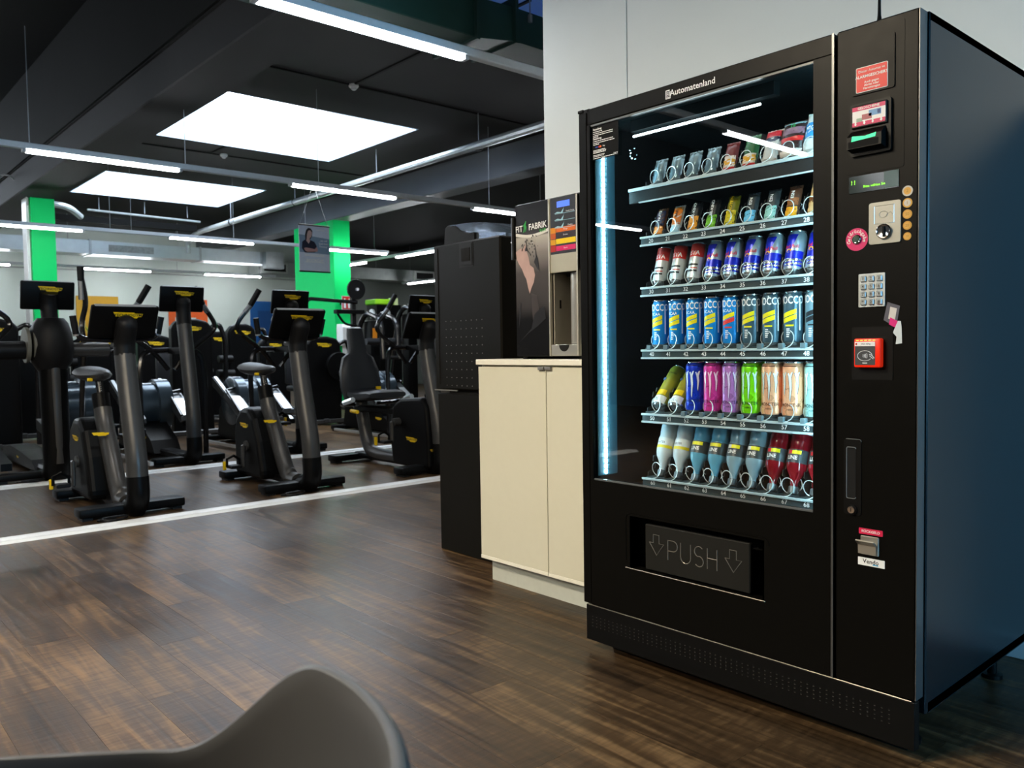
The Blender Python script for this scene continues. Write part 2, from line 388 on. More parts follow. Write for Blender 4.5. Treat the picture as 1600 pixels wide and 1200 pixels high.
# ------------------------------------------------------------------ light rails
TUBE = emitmat('lit_tube', (.93, .97, 1.0), TUBE_E)
RAILW = M('white_rail', (.7, .74, .78), .4)
CAP = M('rail_cap', (.5, .52, .54), .5)
WIRE = M('wire_steel', (.35, .36, .37), .4, metal=.6)
def light_rail(lab, fixed, z, a0, a1, lits, along='y', width=.062, top=3.9, droppers=()):
    t = thing('light_rail', lab, 'ceiling light', ((fixed, 0, z) if along == 'y' else (0, fixed, z)), (0, 0, 0 if along == 'y' else -PI/2), 'hanging strip light rails')
    h = width/2
    sgn = 1
    if along == 'x': # local y axis runs along world x
        pass
    MB().box(-h, h, a0, a1, .0, .055, bev=.006).build('rail', RAILW, t)
    for (p, q) in lits:
        f = MB().box(-h*.86, h*.86, p, q, -.028, -.001, bev=.008, seg=2).build('tube', TUBE, t)
        MB().box(-h*.9, h*.9, p-.03, p-.001, -.026, -.001).build('end_cap', CAP, t); MB().box(-h*.9, h*.9, q+.001, q+.03, -.026, -.001).build('end_cap', CAP, t)
    for y in droppers: MB().cyl((0, y, .055), (0, y, top-z), .004, seg=5).build('suspension_wire', WIRE, t)
    return t
def lits(start, n, per=2.6, ln=1.34): return [(start+per*k, start+per*k+ln) for k in range(n)]
light_rail('long strip light rail hanging above the front of the bikes, beside the dark green duct', -3.25, 2.86, -8.6, 3.4, lits(-.14-2.6*3, 4), droppers=(2.9,))
light_rail('strip light rail hanging over the cross trainers, carrying the hanging poster', -7.4, 2.835, -8.6, 9, lits(-.11-2.6*3, 7, 2.51, 1.31), droppers=(-.35, 1.0, 2.45, 4.9, 6.4))
light_rail('strip light rail hanging in front of the two green columns', -12.4, 2.855, -8.6, 6.6, lits(-.07-2.6*3, 4, 2.6, 1.38)+[(2.567, 3.926), (5.35, 6.55)], droppers=(1.7, 2.0, 3.6, 4.9, 6.3))
light_rail('strip light rail hanging along the pale back wall above the coloured panels', -18.4, 2.88, -8.6, 7.2, [(-7.8, -6.4), (-5.2, -3.8), (-2.5, -1.1), (.1, 1.47), (2.83, 4.21), (5.43, 6.8)], droppers=(2.2, 4.8))
def rail_x(lab, y, x0, x1, lits_):
    t = thing('light_rail', lab, 'ceiling light', (0, y, 2.88), (0, 0, 0), 'hanging strip light rails')
    MB().box(x0, x1, -.03, .03, 0, .055, bev=.006).build('rail', RAILW, t)
    for p, q in lits_: MB().box(p, q, -.026, .026, -.028, -.001, bev=.008, seg=2).build('tube', TUBE, t)
    for x in (x0+.4, x1-.6): MB().cyl((x, 0, .055), (x, 0, 1.02), .004, seg=5).build('suspension_wire', WIRE, t)
rail_x('strip light rail running past the green column towards the black tower unit', 7.15, -16.6, -8.2, [(-16.3, -15.1), (-14.9, -14.1), (-12.93, -11.6)])
rail_x('short far strip light rail behind the weight frames near the dark duct', 11.1, -18.6, -15.2, [(-18.3, -17.0)])

# ------------------------------------------------------------------ pipes and ducts under the ceiling
t = thing('spiral_pipe', 'long silver spiral pipe clamped along the concrete beam above the green column', 'pipe', (0, 0, 0))
pp = smoothpath([(-16.6, 4.4, 3.12), (-16.55, 4.4, 3.36), (-16.1, 4.4, 3.48), (-15.4, 4.42, 3.50)], 5)
MB().tube(pp+[Vector((-3.0, 4.35, 3.50))], .05, 10).build('pipe_run', GALV, t)
for x in (-14.4, -11.8, -9.3, -7.0, -5.4):
    MB().lathe([(.058, -.018), (.062, -.012), (.062, .012), (.058, .018)], 12, (x, 4.41, 3.50), 'x').build('clamp', M('clamp_dark', (.03, .03, .03), .5), t)
    MB().cyl((x, 4.41, 3.56), (x, 4.41, 3.9), .006, seg=5).build('hanger_rod', WIRE, t)
t = thing('sprinkler_pipe', 'thin dark pipe line crossing under the far skylight with small hangers', 'pipe')
MB().tube(roundpath([(-15.5, 2.2, 3.66), (-15.5, 4.25, 3.62)], .05), .022, 8).build('pipe_run', GALV, t)
MB().box(-15.75, -15.55, 1.6, 4.2, 3.44, 3.55).build('tray', CEILD, t)
for y in (2.4, 3.2, 4.0): MB().cyl((-15.5, y, 3.68), (-15.5, y, 3.9), .008, seg=5).build('hanger_rod', WIRE, t)
t = thing('bent_pipe', 'short bent silver pipe coming out behind the left green column', 'pipe')
MB().tube(roundpath([(-15.0, 1.05, 3.62), (-15.0, 1.75, 3.62), (-15.35, 2.05, 3.50)], .3, 6), .055, 10).build('pipe_run', GALV, t)
t = thing('air_duct', 'wide galvanised air duct along the back wall above the coloured panels', 'air duct')
MB().box(-18.0, -17.5, -8, 6.4, 3.09, 3.37, bev=.006).build('duct_run', M('bright_galvanised', (.72, .78, .82), .35, metal=.35, var=.12, scale=6), t)
for y in (-1.2, 2.75, 5.0): MB().box(-18.02, -17.48, y-.02, y+.02, 3.07, 3.39).build('flange', GALV, t)
MB().prism([(-17.5, 3.09), (-17.5, 3.37), (-18.0, 3.37), (-18.0, 3.09)], 6.4, 6.9, 'xz').build('end_piece', GALV, t)
MB().box(-17.5, -17.3, 6.45, 6.9, 2.98, 3.36, bev=.005).build('elbow', GALV, t)
MB().box(-17.497, -17.49, 3.1, 4.0, 3.16, 3.3).build('grille', M('grille_grey', (.45, .47, .48), .5, var=.4, scale=20), t)
for y in (2.1, 2.4, 4.6, 6.0): MB().cyl((-17.75, y, 3.37), (-17.75, y, 3.9), .008, seg=5).build('hanger_rod', WIRE, t)
t = thing('air_duct', 'dull grey air duct with dark outlet boxes beyond the right green column', 'air duct')
MB().box(-19.3, -18.7, 6.9, 12.9, 2.98, 3.3, bev=.006).build('duct_run', M('dull_galvanised', (.33, .36, .35), .5, metal=.3, var=.2, scale=6), t)
for y in (7.3, 11.9):
    b = MB().box(-18.75, -18.62, y-.35, y+.35, 3.0, 3.28, bev=.004).build('outlet_box', M('outlet_frame', (.42, .44, .42), .5), t)
    MB().box(-18.62, -18.615, y-.29, y+.29, 3.05, 3.23).build('outlet_grille', GAP, b)
for y in (8.5, 10.5): MB().cyl((-19.0, y, 3.3), (-19.0, y, 3.9), .008, seg=5).build('hanger_rod', WIRE, t)
DGREEN = M('dark_green_duct', (.008, .035, .03), .45, var=.3, scale=5)
t = thing('air_duct', 'dark green rectangular duct under the ceiling beside the pale wall edge', 'air duct')
MB().box(-4.5, -4.0, -1.5, 1.93, 3.36, 3.66, bev=.006).build('duct_run', DGREEN, t)
MB().loft([[(-4.5, 1.93, 3.36), (-4.0, 1.93, 3.36), (-4.0, 1.93, 3.66), (-4.5, 1.93, 3.66)], [(-4.5, 2.32, 3.42), (-4.0, 2.32, 3.42), (-4.0, 2.32, 3.68), (-4.5, 2.32, 3.68)]], smooth=False).build('offset_piece', DGREEN, t)
MB().box(-4.5, -4.0, 2.32, 4.2, 3.42, 3.68).build('duct_run', DGREEN, t)
for y, z in ((1.93, 3.36), (2.32, 3.42)): MB().box(-4.53, -3.97, y-.015, y+.015, z-.02, z+.33).build('flange', M('flange_green', (.02, .05, .045), .4, metal=.3), t)
MB().box(-4.0, -3.98, 2.46, 2.49, 3.6, 3.66).cyl((-3.99, 2.475, 3.6), (-3.99, 2.475, 3.9), .006, seg=5).build('hanger_rod', WIRE, t)
MB().cyl((-4.02, 1.45, 3.66), (-4.02, 1.45, 3.9), .006, seg=5).build('hanger_rod', WIRE, t)
def detector(lab, x, y):
    t = thing('smoke_detector', lab, 'detector', (x, y, 3.9))
    MB().lathe([(.05, 0), (.055, -.02), (.045, -.035)], 14).build('base', WHITEPL, t)
    MB().lathe([(.03, -.035), (.032, -.05), (.02, -.06)], 12).build('sensor_head', WHITEPL, t)
detector('small white smoke detector on the dark ceiling in front of the large skylight', -7.0, 2.68)
detector('small white smoke detector on the ceiling between the two skylights', -10.9, 2.85)
# conduit on beam over the left column
t = thing('wall_conduit', 'thin grey conduit bending down the dark beam to the left green column', 'conduit')
MB().tube(roundpath([(-13.36, -.4, 3.72), (-13.36, .62, 3.72), (-13.36, .82, 3.40), (-13.36, .82, 3.3)], .08), .014, 6).build('conduit_pipe', M('conduit_grey', (.3, .3, .29), .5), t)
# colour panels on the back wall
def wall_panel(lab, y0, y1, z0, z1, col):
    t = thing('wall_panel', lab, 'wall panel', (-19.5, 0, 0))
    MB().box(0, .03, y0, y1, z0, z1, bev=.004).build('board', M(col[0], col[1], .5), t)
    return t
p = wall_panel('mustard yellow panel with a brown square on the back wall', 2.93, 3.82, 1.2, 2.36, ('mustard', '#b98a10'))
MB().box(.031, .035, 3.2, 3.6, 1.5, 2.05).build('print', M('mustard_dark', '#8f6508', .5), p)
p = wall_panel('orange panel on the pale back wall beside the yellow one', 4.95, 5.89, 1.1, 2.34, ('orange_board', '#d4550c'))
MB().box(.031, .035, 5.1, 5.6, 1.3, 1.9).build('print', M('panel_white', (.6, .62, .6), .5), p)
p = wall_panel('blue panel with large white letters on the back wall next to the green column', 7.0, 8.3, 1.1, 2.345, ('blue_board', '#0f4f8c'))
MB().box(.031, .033, 7.2, 8.1, 1.3, 2.1).build('print', M('blue_dark', '#0c3f75', .5), p)
text('lettering', 'OVE', .32, (.036, 7.85, 1.86), WHITEP, p, '+x', .01)
# plants far back
def plant(lab, x, y, h):
    t = thing('potted_plant', lab, 'plant', (x, y, 0))
    MB().lathe([(.13, 0), (.17, .3), (.155, .3), (.15, .27)], 14).build('pot', M('pot_grey', (.12, .12, .12), .5), t)
    lf = MB(); rnd = random.Random(3)
    for k in range(60):
        a = rnd.random()*2*PI; l = rnd.uniform(.5, 1.)*h; s_ = rnd.uniform(.1, .34)
        p0 = Vector((0, 0, .27)); p1 = Vector((math.cos(a)*s_*.5, math.sin(a)*s_*.5, .3+l*.75)); p2 = Vector((math.cos(a)*s_*1.3, math.sin(a)*s_*1.3, .3+l*rnd.uniform(.75, 1)))
        n = Vector((-math.sin(a), math.cos(a), 0))*.028
        lf.add([p0-n*.3, p0+n*.3, p1+n, p1-n, p2], [(0, 1, 2, 3), (3, 2, 4)])
    lf.build('foliage', M('leaf_green', '#7aa03a', .5, var=.4, scale=6), t, kind='stuff')
plant('leafy green potted plant in front of the mustard panel', -18.6, 3.1, 1.55)
# ------------------------------------------------------------------ vending machine
LINER = M('black_cell_liner', (.006, .008, .009), .38, spec=.2)
SIDEP = M('machine_side_paint', (.005, .010, .014), .27, spec=.5, var=0, scale=.5)
LED = emitmat('led_strip_lit', (.48, .88, 1.0), LED_E)
GLASS = glassmat('door_glass', (.97, .99, 1.0), 1.42)
LIP = M('tray_lip_white', (.42, .50, .52), .35)
RIMLT = M('edge_highlight_grey', (.25, .22, .17), .35, metal=.4)  # painted highlight for the hatch sill and kick plate edge
vm = thing('vending_machine', 'tall black vending machine with a lit glass front full of drinks and snacks', 'vending machine')
b = MB()
b.box(-.025, 0, .045, .80, .113, 1.83, bev=.003).box(-1.12, -1.095, .045, .80, .113, 1.83, bev=.003).box(-1.12, 0, .78, .80, .113, 1.83)
b.box(-1.12, 0, .045, .80, 1.805, 1.83, bev=.003).box(-1.12, 0, .06, .80, .113, .14)
b.build('cabinet_body', SIDEP, vm)
MB().box(-1.12, -1.083, 0, .045, .158, 1.822, bev=.003).build('side_stile', DOORBLK, vm)
MB().box(-1.12, -1.095, -.004, .02, 1.822, 1.832, bev=.002).box(-1.112, -1.07, .0, .03, 1.82, 1.83).build('hinge', BLACK, vm)
b = MB().box(-1.094, -1.088, .05, .78, .545, 1.80).box(-.262, -.250, .045, .78, .16, 1.80).box(-1.09, -.26, .765, .775, .545, 1.8).box(-1.09, -.26, .05, .775, .535, .548).box(-1.09, -.26, .05, .775, 1.79, 1.80)
b.build('cell_liner', LINER, vm)
# glass door
gd = MB().box(-1.081, -.217, 0, .04, 1.776, 1.829, bev=.003).box(-1.081, -1.068, 0, .04, .588, 1.776).box(-.274, -.217, 0, .04, .588, 1.776).box(-1.081, -.905, .0, .04, .158, .588).box(-.425, -.217, 0, .04, .158, .588).box(-.905, -.425, 0, .04, .158, .316).box(-.905, -.425, 0, .04, .488, .588).build('glass_door', DOORBLK, vm)
MB().box(-1.068, -.274, .012, .018, .588, 1.776).build('glass_pane', GLASS, gd)
for z_ in (.586, 1.770): MB().box(-1.068, -.274, .004, .011, z_, z_+.007).build('glass_gasket', M('gasket_grey', (.10, .11, .115), .3), gd)
MB().box(-.223, -.217, -.001, .0, .158, 1.829).build('door_edge', M('door_edge_grey', (.10, .10, .10), .3, metal=.5), gd)
# raised lip round the delivery hatch
MB().tube([(x, -.001, z) for x, z in rrect(-.926, -.404, .318, .497, .022)][:11], .0012, 5).build('hatch_lip', DOORBLK, gd)
MB().tube([(-.928, -.001, .3155), (-.416, -.001, .3155)], .0017, 5).build('hatch_sill', RIMLT, gd)
hz = MB().box(-.905, -.425, .10, .11, .316, .488).box(-.91, -.905, .0, .11, .316, .488).box(-.425, -.42, 0, .11, .316, .488).box(-.905, -.425, .04, .11, .484, .488)
hz.build('hatch_recess', GAP, vm)
flap = MB().box(-.857, -.473, .012, .03, .321, .468, bev=.003).build('push_flap', M('flap_plastic', (.012, .012, .0105), .45, spec=.25, bump=.15, bscale=600), vm)
EMB = M('embossed_highlight', (.22, .2, .17), .35, metal=.4)  # paler than the flap: highlights on the embossed strokes put into the colour
pu = MB()
def stroke(pts, ox, oz, sc): pu.tube([(ox+x*sc, .0115, oz+z*sc) for x, z in pts], .0014, 5)
PZ, PSC = .3675, .062
arc = lambda cx, cz, r, a0, a1, n=8: [(cx+r*math.cos(math.radians(a0+(a1-a0)*k/n)), cz+r*math.sin(math.radians(a0+(a1-a0)*k/n))) for k in range(n+1)]
stroke([(0, 0), (0, 1), (.32, 1)]+arc(.32, .73, .27, 90, -90)+[(0, .46)], -.765, PZ, PSC)
stroke([(0, 1), (0, .3)]+arc(.3, .3, .3, 180, 360)+[(.6, 1)], -.716, PZ, PSC)
stroke(arc(.3, .74, .26, 40, 250)+arc(.3, .26, .26, 80, -140), -.667, PZ, PSC)
stroke([(0, 0), (0, 1)], -.618, PZ, PSC); stroke([(0, .52), (.55, .52)], -.618, PZ, PSC); stroke([(.55, 0), (.55, 1)], -.618, PZ, PSC)
for ox in (-.838, -.556):
    stroke([(0, .72), (.25, .72), (.25, 1.15), (.62, 1.15), (.62, .72), (.92, .72), (.46, .1), (0, .72)], ox, PZ, PSC)
pu.build('push_lettering', EMB, flap)
# brand line and info sticker on the door
text('brand_lettering', 'Automatenland', .026, (-.655, -.0012, 1.8), WHITEP, gd, bold=.012)
lg = MB()
for (a, b_, c, d) in ((-.752, -.7495, 1.788, 1.812), (-.7365, -.734, 1.788, 1.807), (-.752, -.737, 1.809, 1.812), (-.748, -.738, 1.789, 1.791), (-.752, -.734, 1.786, 1.788), (-.7475, -.7465, 1.794, 1.806), (-.7395, -.7385, 1.794, 1.806), (-.7475, -.7385, 1.805, 1.806), (-.7475, -.7385, 1.794, 1.795), (-.7445, -.7415, 1.798, 1.802)): lg.box(a, b_, -.0016, -.0008, c, d)
lg.build('brand_emblem', WHITEP, gd)
stk = MB().box(-1.066, -.952, .0095, .0115, 1.66, 1.772).build('info_sticker', M('sticker_black', (.004, .004, .004), .5, spec=.1), vm)
text('sticker_heading', 'Bestellung', .009, (-1.061, .009, 1.759), WHITEP, stk, bold=.02, align='LEFT')
text('sticker_heading', 'Bezahlung', .009, (-1.061, .009, 1.728), WHITEP, stk, bold=.02, align='LEFT')
ln = MB(); rl = random.Random(5)
for z, q in ((1.751, .035), (1.745, .085), (1.739, .08), (1.734, .022), (1.720, .085), (1.714, .09), (1.709, .025), (1.690, .05), (1.686, .055), (1.682, .05), (1.674, .05), (1.670, .045), (1.664, .09)):
    x = -1.061
    while x < -1.061+q:
        l = rl.uniform(.003, .008); ln.add([(x, .009, z-.0011), (x+l, .009, z-.0011), (x+l, .009, z+.0011), (x, .009, z+.0011)], [(0, 1, 2, 3)]); x += l+.0014
ln.build('sticker_print', WHITEP, stk)
MB().disc((-1.028, .009, 1.7), .0035).build('card_mark', M('card_orange', '#e06a10', .5), stk)
MB().disc((-1.034, .0088, 1.7), .0035).build('card_mark', M('card_red', '#c01818', .5), stk)
text('card_mark', 'VISA', .006, (-1.046, .009, 1.7), M('card_blue', '#3050c0', .5), stk, bold=.02)
text('card_mark', 'Pay', .007, (-1.014, .009, 1.7), WHITEP, stk)
text('opening_hours', '24/7', .010, (-.963, .009, 1.666), WHITEP, stk, bold=.02)
# LED strips inside the door frame, light bar under the roof
for x, nm in ((-1.060, 'left'), (-.281, 'right')):
    s_ = 1 if nm == 'left' else -1
    xa, xb = sorted((x-s_*.0055, x-s_*.001))
    ho = MB().box(xa, xb, .022, .115, .60, 1.76).build('led_holder', M('led_holder_teal', (.035, .11, .15), .3), vm)
    xa, xb = sorted((x-s_*.0008, x+s_*.004)); lm = MB()
    for k in range(64): lm.box(xa, xb, .053, .0575, .605+k*.018, .605+k*.018+.0135)
    lm.build('led_strip', LED, ho)
lb = MB().box(-.98, -.45, .105, .135, 1.752, 1.79).build('light_bar_housing', LINER, vm)
MB().cyl((-.976, .115, 1.738), (-.50, .115, 1.736), .0035, seg=8).build('light_bar_tube', emitmat('bar_tube_lit', (.75, .95, 1), LED_E*.2), lb)
sc = MB()
for (x, z) in ((-1.005, 1.70), (-1.0, 1.69), (-1.003, 1.68), (-.995, 1.672), (-.985, 1.703), (-.975, 1.68), (-.982, 1.668), (-.70, 1.745)): sc.ball((x, .13, z), .0032, seg=6, rings=4)
sc.build('screw', CHROME, vm)
# trays
ROWS = {10: 1.552, 20: 1.385, 30: 1.218, 40: 1.011, 50: .798, 60: .581}
SX = lambda i: -.906+.0689*i
hel = [(.026*math.cos(a), .0075*a, .026*math.sin(a)) for a in [k*2*PI/16-PI/2 for k in range(0, 16*6+3)]]
coil_me = MB().tube(hel, .0015, 5).mesh('coil', M('coil_white', (.78, .84, .85), .25, metal=.3))
DIVM = M('divider_black', (.006, .007, .008), .5)
TABM = M('coil_tab_grey', (.12, .17, .19), .4)
for rk, z in ROWS.items():
    sh = MB().box(-.945, -.262, .128, .74, z+.004, z+(.0215 if rk in (40, 50) else .0175))
    if rk == 10:
        tr = sh.box(-1.0, -.262, .118, .128, z-.034, z+.010).build('tray', LINER, vm)
        MB().box(-1.0, -.262, .112, .1185, z+.004, z+.014, bev=.001).build('tray_lip', LIP, tr)
        MB().box(-.955, -.262, .112, .1185, z-.038, z-.034).build('tray_lip', LIP, tr)
    else:
        tr = sh.box(-.95, -.262, .118, .128, z-.014, z+.014).build('tray', M('label_strip_dark', (.03, .045, .05), .35), vm)
        MB().box(-.95, -.262, .110, .1185, z+.009, z+.016, bev=.001).build('tray_lip', LIP, tr)
        MB().box(-.95, -.262, .110, .1185, z-.016, z-.010, bev=.001).build('tray_lip', LIP, tr)
    dv = None
    for i in range(10):
        x = -.906+.0689*(i-.5)
        if i == 0: x = -.942
        hh = .085 if rk in (50, 60, 40) else .075
        if dv is None:
            dv = MB().prism([(.135, .0), (.70, .0), (.70, hh), (.185, hh), (.18, hh-.012), (.165, hh-.012), (.162, hh-.03), (.172, hh-.034), (.172, .03), (.135, .02)], -.001, .001, 'yz').mesh('divider', DIVM)
        obj('divider', dv, tr, loc=(x, 0, z+.012))
    for i in range(9):
        obj('coil', coil_me, tr, loc=(SX(i)-.004, .128, z+.014+.027))
        if rk in (40, 50) and not (rk == 50 and i < 2):
            MB().box(SX(i)-.017, SX(i)-.001, .108, .122, z+.014, z+.030, bev=.001).build('coil_tab', TABM, tr)
        if rk != 10: text('slot_number', str(rk+i), .019, (SX(i)-.002, .1172, z-.0005), WHITEP, tr, bold=.012)
# control door
cd = MB().box(-.211, -.006, 0, .04, .158, 1.829, bev=.004).build('control_door', DOORBLK, vm)
MB().box(-.0065, -.0045, -.001, .04, .16, 1.827).build('door_edge', M('door_edge_grey', (.1, .1, .1), .3), cd)
MB().prism(rrect(-.188, -.040, 1.462, 1.815, .006), -.0012, 0, 'xz').build('trim_plate', DOORBLK, cd)
MB().prism(rrect(-.170, -.062, 1.656, 1.788, .006), -.005, -.0012, 'xz').build('cover_plate', M('cover_plate_black', (.004, .0037, .0032), .4, spec=.12), cd)
sg = MB().prism(rrect(-.157, -.078, 1.6605, 1.722, .003), -.0058, -.005, 'xz').build('alarm_sign', WHITEP, vm)
MB().prism(rrect(-.1555, -.0795, 1.662, 1.7205, .002), -.0062, -.0058, 'xz').build('sign_field', M('sign_red', '#dd1208', .45), sg)
for body, s_, z, bd in (('Dieser Automat ist', .0085, 1.711, .0), ('ALARMGESICHERT', .0098, 1.698, .02), ('Auch gegen', .0078, 1.684, .012), ('Abriss oder', .0078, 1.6765, .012), ('Herumtragen', .0078, 1.669, .012)):
    text('sign_lettering', body, s_, (-.1175, -.0066, z), WHITEP, sg, bold=bd)
# bill acceptor
ba = MB().prism(rrect(-.170, -.068, 1.505, 1.634, .006), -.010, 0, 'xz').build('bill_acceptor', BLACK, vm)
MB().box(-.164, -.075, -.016, -.010, 1.572, 1.627, bev=.002).build('bezel', BLACK, ba)
MB().prism(rrect(-.1605, -.0785, 1.576, 1.6235, .003), -.0168, -.016, 'xz').build('note_sign', M('note_sign_white', (.8, .8, .82), .4), ba)
MB().box(-.1605, -.0785, -.0174, -.0168, 1.6135, 1.6235).box(-.1605, -.0785, -.0174, -.0168, 1.576, 1.586).build('note_sign_band', M('magenta_print', '#d3105f', .45), ba)
text('note_sign_lettering', 'GELDSCHEINE', .0085, (-.1195, -.0178, 1.6185), WHITEP, ba, bold=.015)
for (x, z, w_, h_, c) in ((-.143, 1.591, .014, .0085, ('note_grey', '#9fb4a6')), (-.124, 1.596, .024, .013, ('note_red', '#b0626a')), (-.104, 1.603, .030, .014, ('note_blue', '#6f9fd0'))):
    MB().box(x-w_/2, x+w_/2, -.0174, -.0168, z-h_/2, z+h_/2).build('banknote_print', M(c[0], c[1], .5), ba)
MB().box(-.0975, -.0905, -.0179, -.0174, 1.599, 1.608).build('banknote_print', M('note_navy', '#1c3f7c', .5), ba)
ar = MB()
for x in (-.152, -.130, -.109, -.088): ar.add([(x-.002, -.0178, 1.588), (x+.002, -.0178, 1.588), (x+.002, -.0178, 1.582), (x+.0038, -.0178, 1.582), (x, -.0178, 1.5775), (x-.0038, -.0178, 1.582), (x-.002, -.0178, 1.582)], [(0, 1, 2, 3, 4, 5, 6)])
ar.build('arrow_print', WHITEP, ba)
MB().prism([(-.035, 1.548), (-.012, 1.566), (0, 1.566), (0, 1.512), (-.035, 1.519)], -.166, -.080, 'yz').build('note_mouth', BLACK, ba)
MB().box(-.162, -.087, -.0358, -.03, 1.521, 1.536).build('note_slot', GAP, ba)
MB().add([(-.154, -.0362, 1.536), (-.094, -.0362, 1.539), (-.092, -.0362, 1.549), (-.12, -.0362, 1.545), (-.152, -.0362, 1.549)], [(0, 1, 2, 3, 4)]).build('slot_glow', M('slot_green_lit', '#10c080', .4, emit='#10d890', estr=.9), ba)
# display
ds = MB().box(-.176, -.052, -.002, 0, 1.415, 1.457).build('display', M('display_glass', (.006, .014, .008), .12), vm)
MB().box(-.088, -.052, -.0024, -.002, 1.417, 1.457).build('painted_display_reflection', M('display_reflection_tint', (.01, .05, .03), .15), ds)  # greener area painted in as the reflection on the display's right part
LCD = M('lcd_lit', '#7fe030', .5, emit='#80e830', estr=1.6)
text('display_lettering', 'Bitte wählen Sie', .0085, (-.112, -.0028, 1.4285), LCD, ds, bold=.006)
text('display_lettering', '! !', .014, (-.165, -.0028, 1.441), LCD, ds, bold=.02)
# coin plate, coins, return button
cp = MB().prism(rrect(-.124, -.046, 1.282, 1.384, .006), -.004, 0, 'xz').build('coin_plate', M('coin_plate_metal', (.30, .30, .27), .42, metal=.6), vm)
MB().lathe([(.0185, 0), (.0185, -.005), (.016, -.0065), (.0155, -.004), (.004, -.002)], 20, (-.0855, -.004, 1.311), 'y').build('coin_slot_ring', CHROME, cp)
MB().box(-.0875, -.0835, -.0112, -.004, 1.299, 1.323).build('coin_slot', GAP, cp)
gm = MB().tube([(x, -.0042, z) for x, z in ((-.11, 1.331), (-.11, 1.375), (-.062, 1.375), (-.062, 1.331), (-.11, 1.331))], .0008, 4)
gm.tube([(-.088+.01*math.cos(a), -.0042, 1.353+.008*math.sin(a)) for a in [k*PI/8 for k in range(17)]], .0008, 4).tube([(-.082, -.0042, 1.350), (-.07, -.0042, 1.358), (-.064, -.0042, 1.349)], .0008, 4)
gm.build('engraving', M('engraving_light', (.62, .62, .6), .3, metal=.5), cp)
for k, (z, r, oc, ic) in enumerate(((1.402, .0125, ('coin_silver', '#c9c5bb'), ('coin_gold', '#d9a441')), (1.3735, .0115, ('coin_gold', '#d9a441'), ('coin_silver', '#c9c5bb')), (1.3465, .0112, ('coin_brass', '#d39b35'), ('coin_brass2', '#dba94a')), (1.3195, .0105, ('coin_brass', '#d39b35'), ('coin_brass2', '#dba94a')), (1.2935, .0095, ('coin_brass', '#d39b35'), ('coin_brass2', '#dba94a')))):
    c = MB().lathe([(r, 0), (r, -.0012)], 20, (-.0315, 0, z), 'y').build('coin_sticker', M(oc[0], oc[1], .45), vm)
    MB().disc((-.0315, -.0016, z), r*.72).build('coin_face', M(ic[0], ic[1], .45), c)
    text('coin_value', ('2', '1', '50', '20', '10')[k], r*.9, (-.0315, -.0020, z), M('coin_relief', '#a87a2a', .5), c)
rb = MB().lathe([(.0285, 0), (.0285, -.001)], 28, (-.156, 0, 1.299), 'y').build('coin_return_sticker', M('return_pink', '#d81a6a', .45), vm)
MB().lathe([(.0115, -.001), (.012, -.004), (.010, -.006), (.0075, -.005)], 20, (-.156, 0, 1.299), 'y').build('return_button_ring', CHROME, rb)
MB().disc((-.156, -.0064, 1.299), .0075).build('return_button', M('return_green', (.02, .07, .05), .3), rb)
gt = MB(); word = 'Geldrückgabe'
for k, ch in enumerate(word):
    a = math.radians(196-k*19.2); vs, fs = textgeo(ch, .0125, .012)
    flat(gt, vs, fs, '-y', (-.156+.0205*math.cos(a), -.0016, 1.299+.0205*math.sin(a)), a-PI/2)
gt.build('return_lettering', WHITEP, rb)
# keypad
kp = MB().prism(rrect(-.150, -.084, 1.128, 1.211, .002), -.003, 0, 'xz').build('keypad', M('keypad_plate', (.50, .54, .55), .4, metal=.4), vm)
KEYM = M('key_metal', (.42, .46, .47), .3, metal=.5)
kme = MB().box(-.0075, .0075, -.0075, -.003, -.0075, .0075, bev=.0022).mesh('key', KEYM)
for r in range(4):
    for c in range(3):
        x, z = -.137+.020*c, 1.198-.0193*r
        obj('key', kme, kp, loc=(x, 0, z))
        text('key_number', '123456789*0#'[r*3+c], .0105, (x, -.0079, z), M('key_print', (.03, .03, .035), .5), kp, bold=.01)
# contactless payment reader
pp_ = MB().prism(rrect(-.168, -.064, .945, 1.078, .004), -.0015, 0, 'xz').build('reader_panel', BLACK, vm)
rd = MB().box(-.153, -.086, -.022, -.0015, .977, 1.049, bev=.004, seg=2).build('payment_reader', M('reader_red', '#e02408', .35, emit='#ff2a08', estr=.25), vm)
MB().prism(rrect(-.1495, -.0985, .983, 1.041, .002), -.0228, -.022, 'xz').build('reader_screen', M('reader_grey', (.07, .075, .08), .3), rd)
MB().box(-.1495, -.0985, -.0234, -.0228, 1.030, 1.041).build('reader_band', WHITEP, rd)
text('reader_marks', 'VISA GPay', .0055, (-.121, -.0238, 1.0355), M('card_blue2', '#30406a', .5), rd, bold=.01)
MB().box(-.1475, -.1435, -.0238, -.0234, 1.033, 1.038).build('reader_marks', M('card_red', '#c01818', .5), rd)
em = MB().tube([(-.124+.0185*math.cos(a), -.0232, 1.006+.0125*math.sin(a)) for a in [k*PI/10 for k in range(19)]], .0007, 4)
for q in range(4): em.tube([(-.131+q*.0033+.0025*math.cos(a)*1.2, -.0232, 1.006+(.004+.0012*q)*math.sin(a)) for a in [(-1+k/3)*.9 for k in range(7)]], .0007, 4)
em.tube([(-.113, -.0232, 1.010), (-.106, -.0232, 1.007), (-.100, -.0232, 1.000)], .0008, 4).tube([(-.112, -.0232, 1.006), (-.107, -.0232, 1.002), (-.103, -.0232, .998)], .0008, 4)
em.build('contactless_symbol', WHITEP, rd)
MB().box(-.130, -.118, -.0234, -.0228, .987, .989).build('reader_print', WHITEP, rd)
lt = MB()
for k in range(5): lt.box(-.147+k*.0105, -.140+k*.0105, -.0226, -.022, 1.0435, 1.0455)
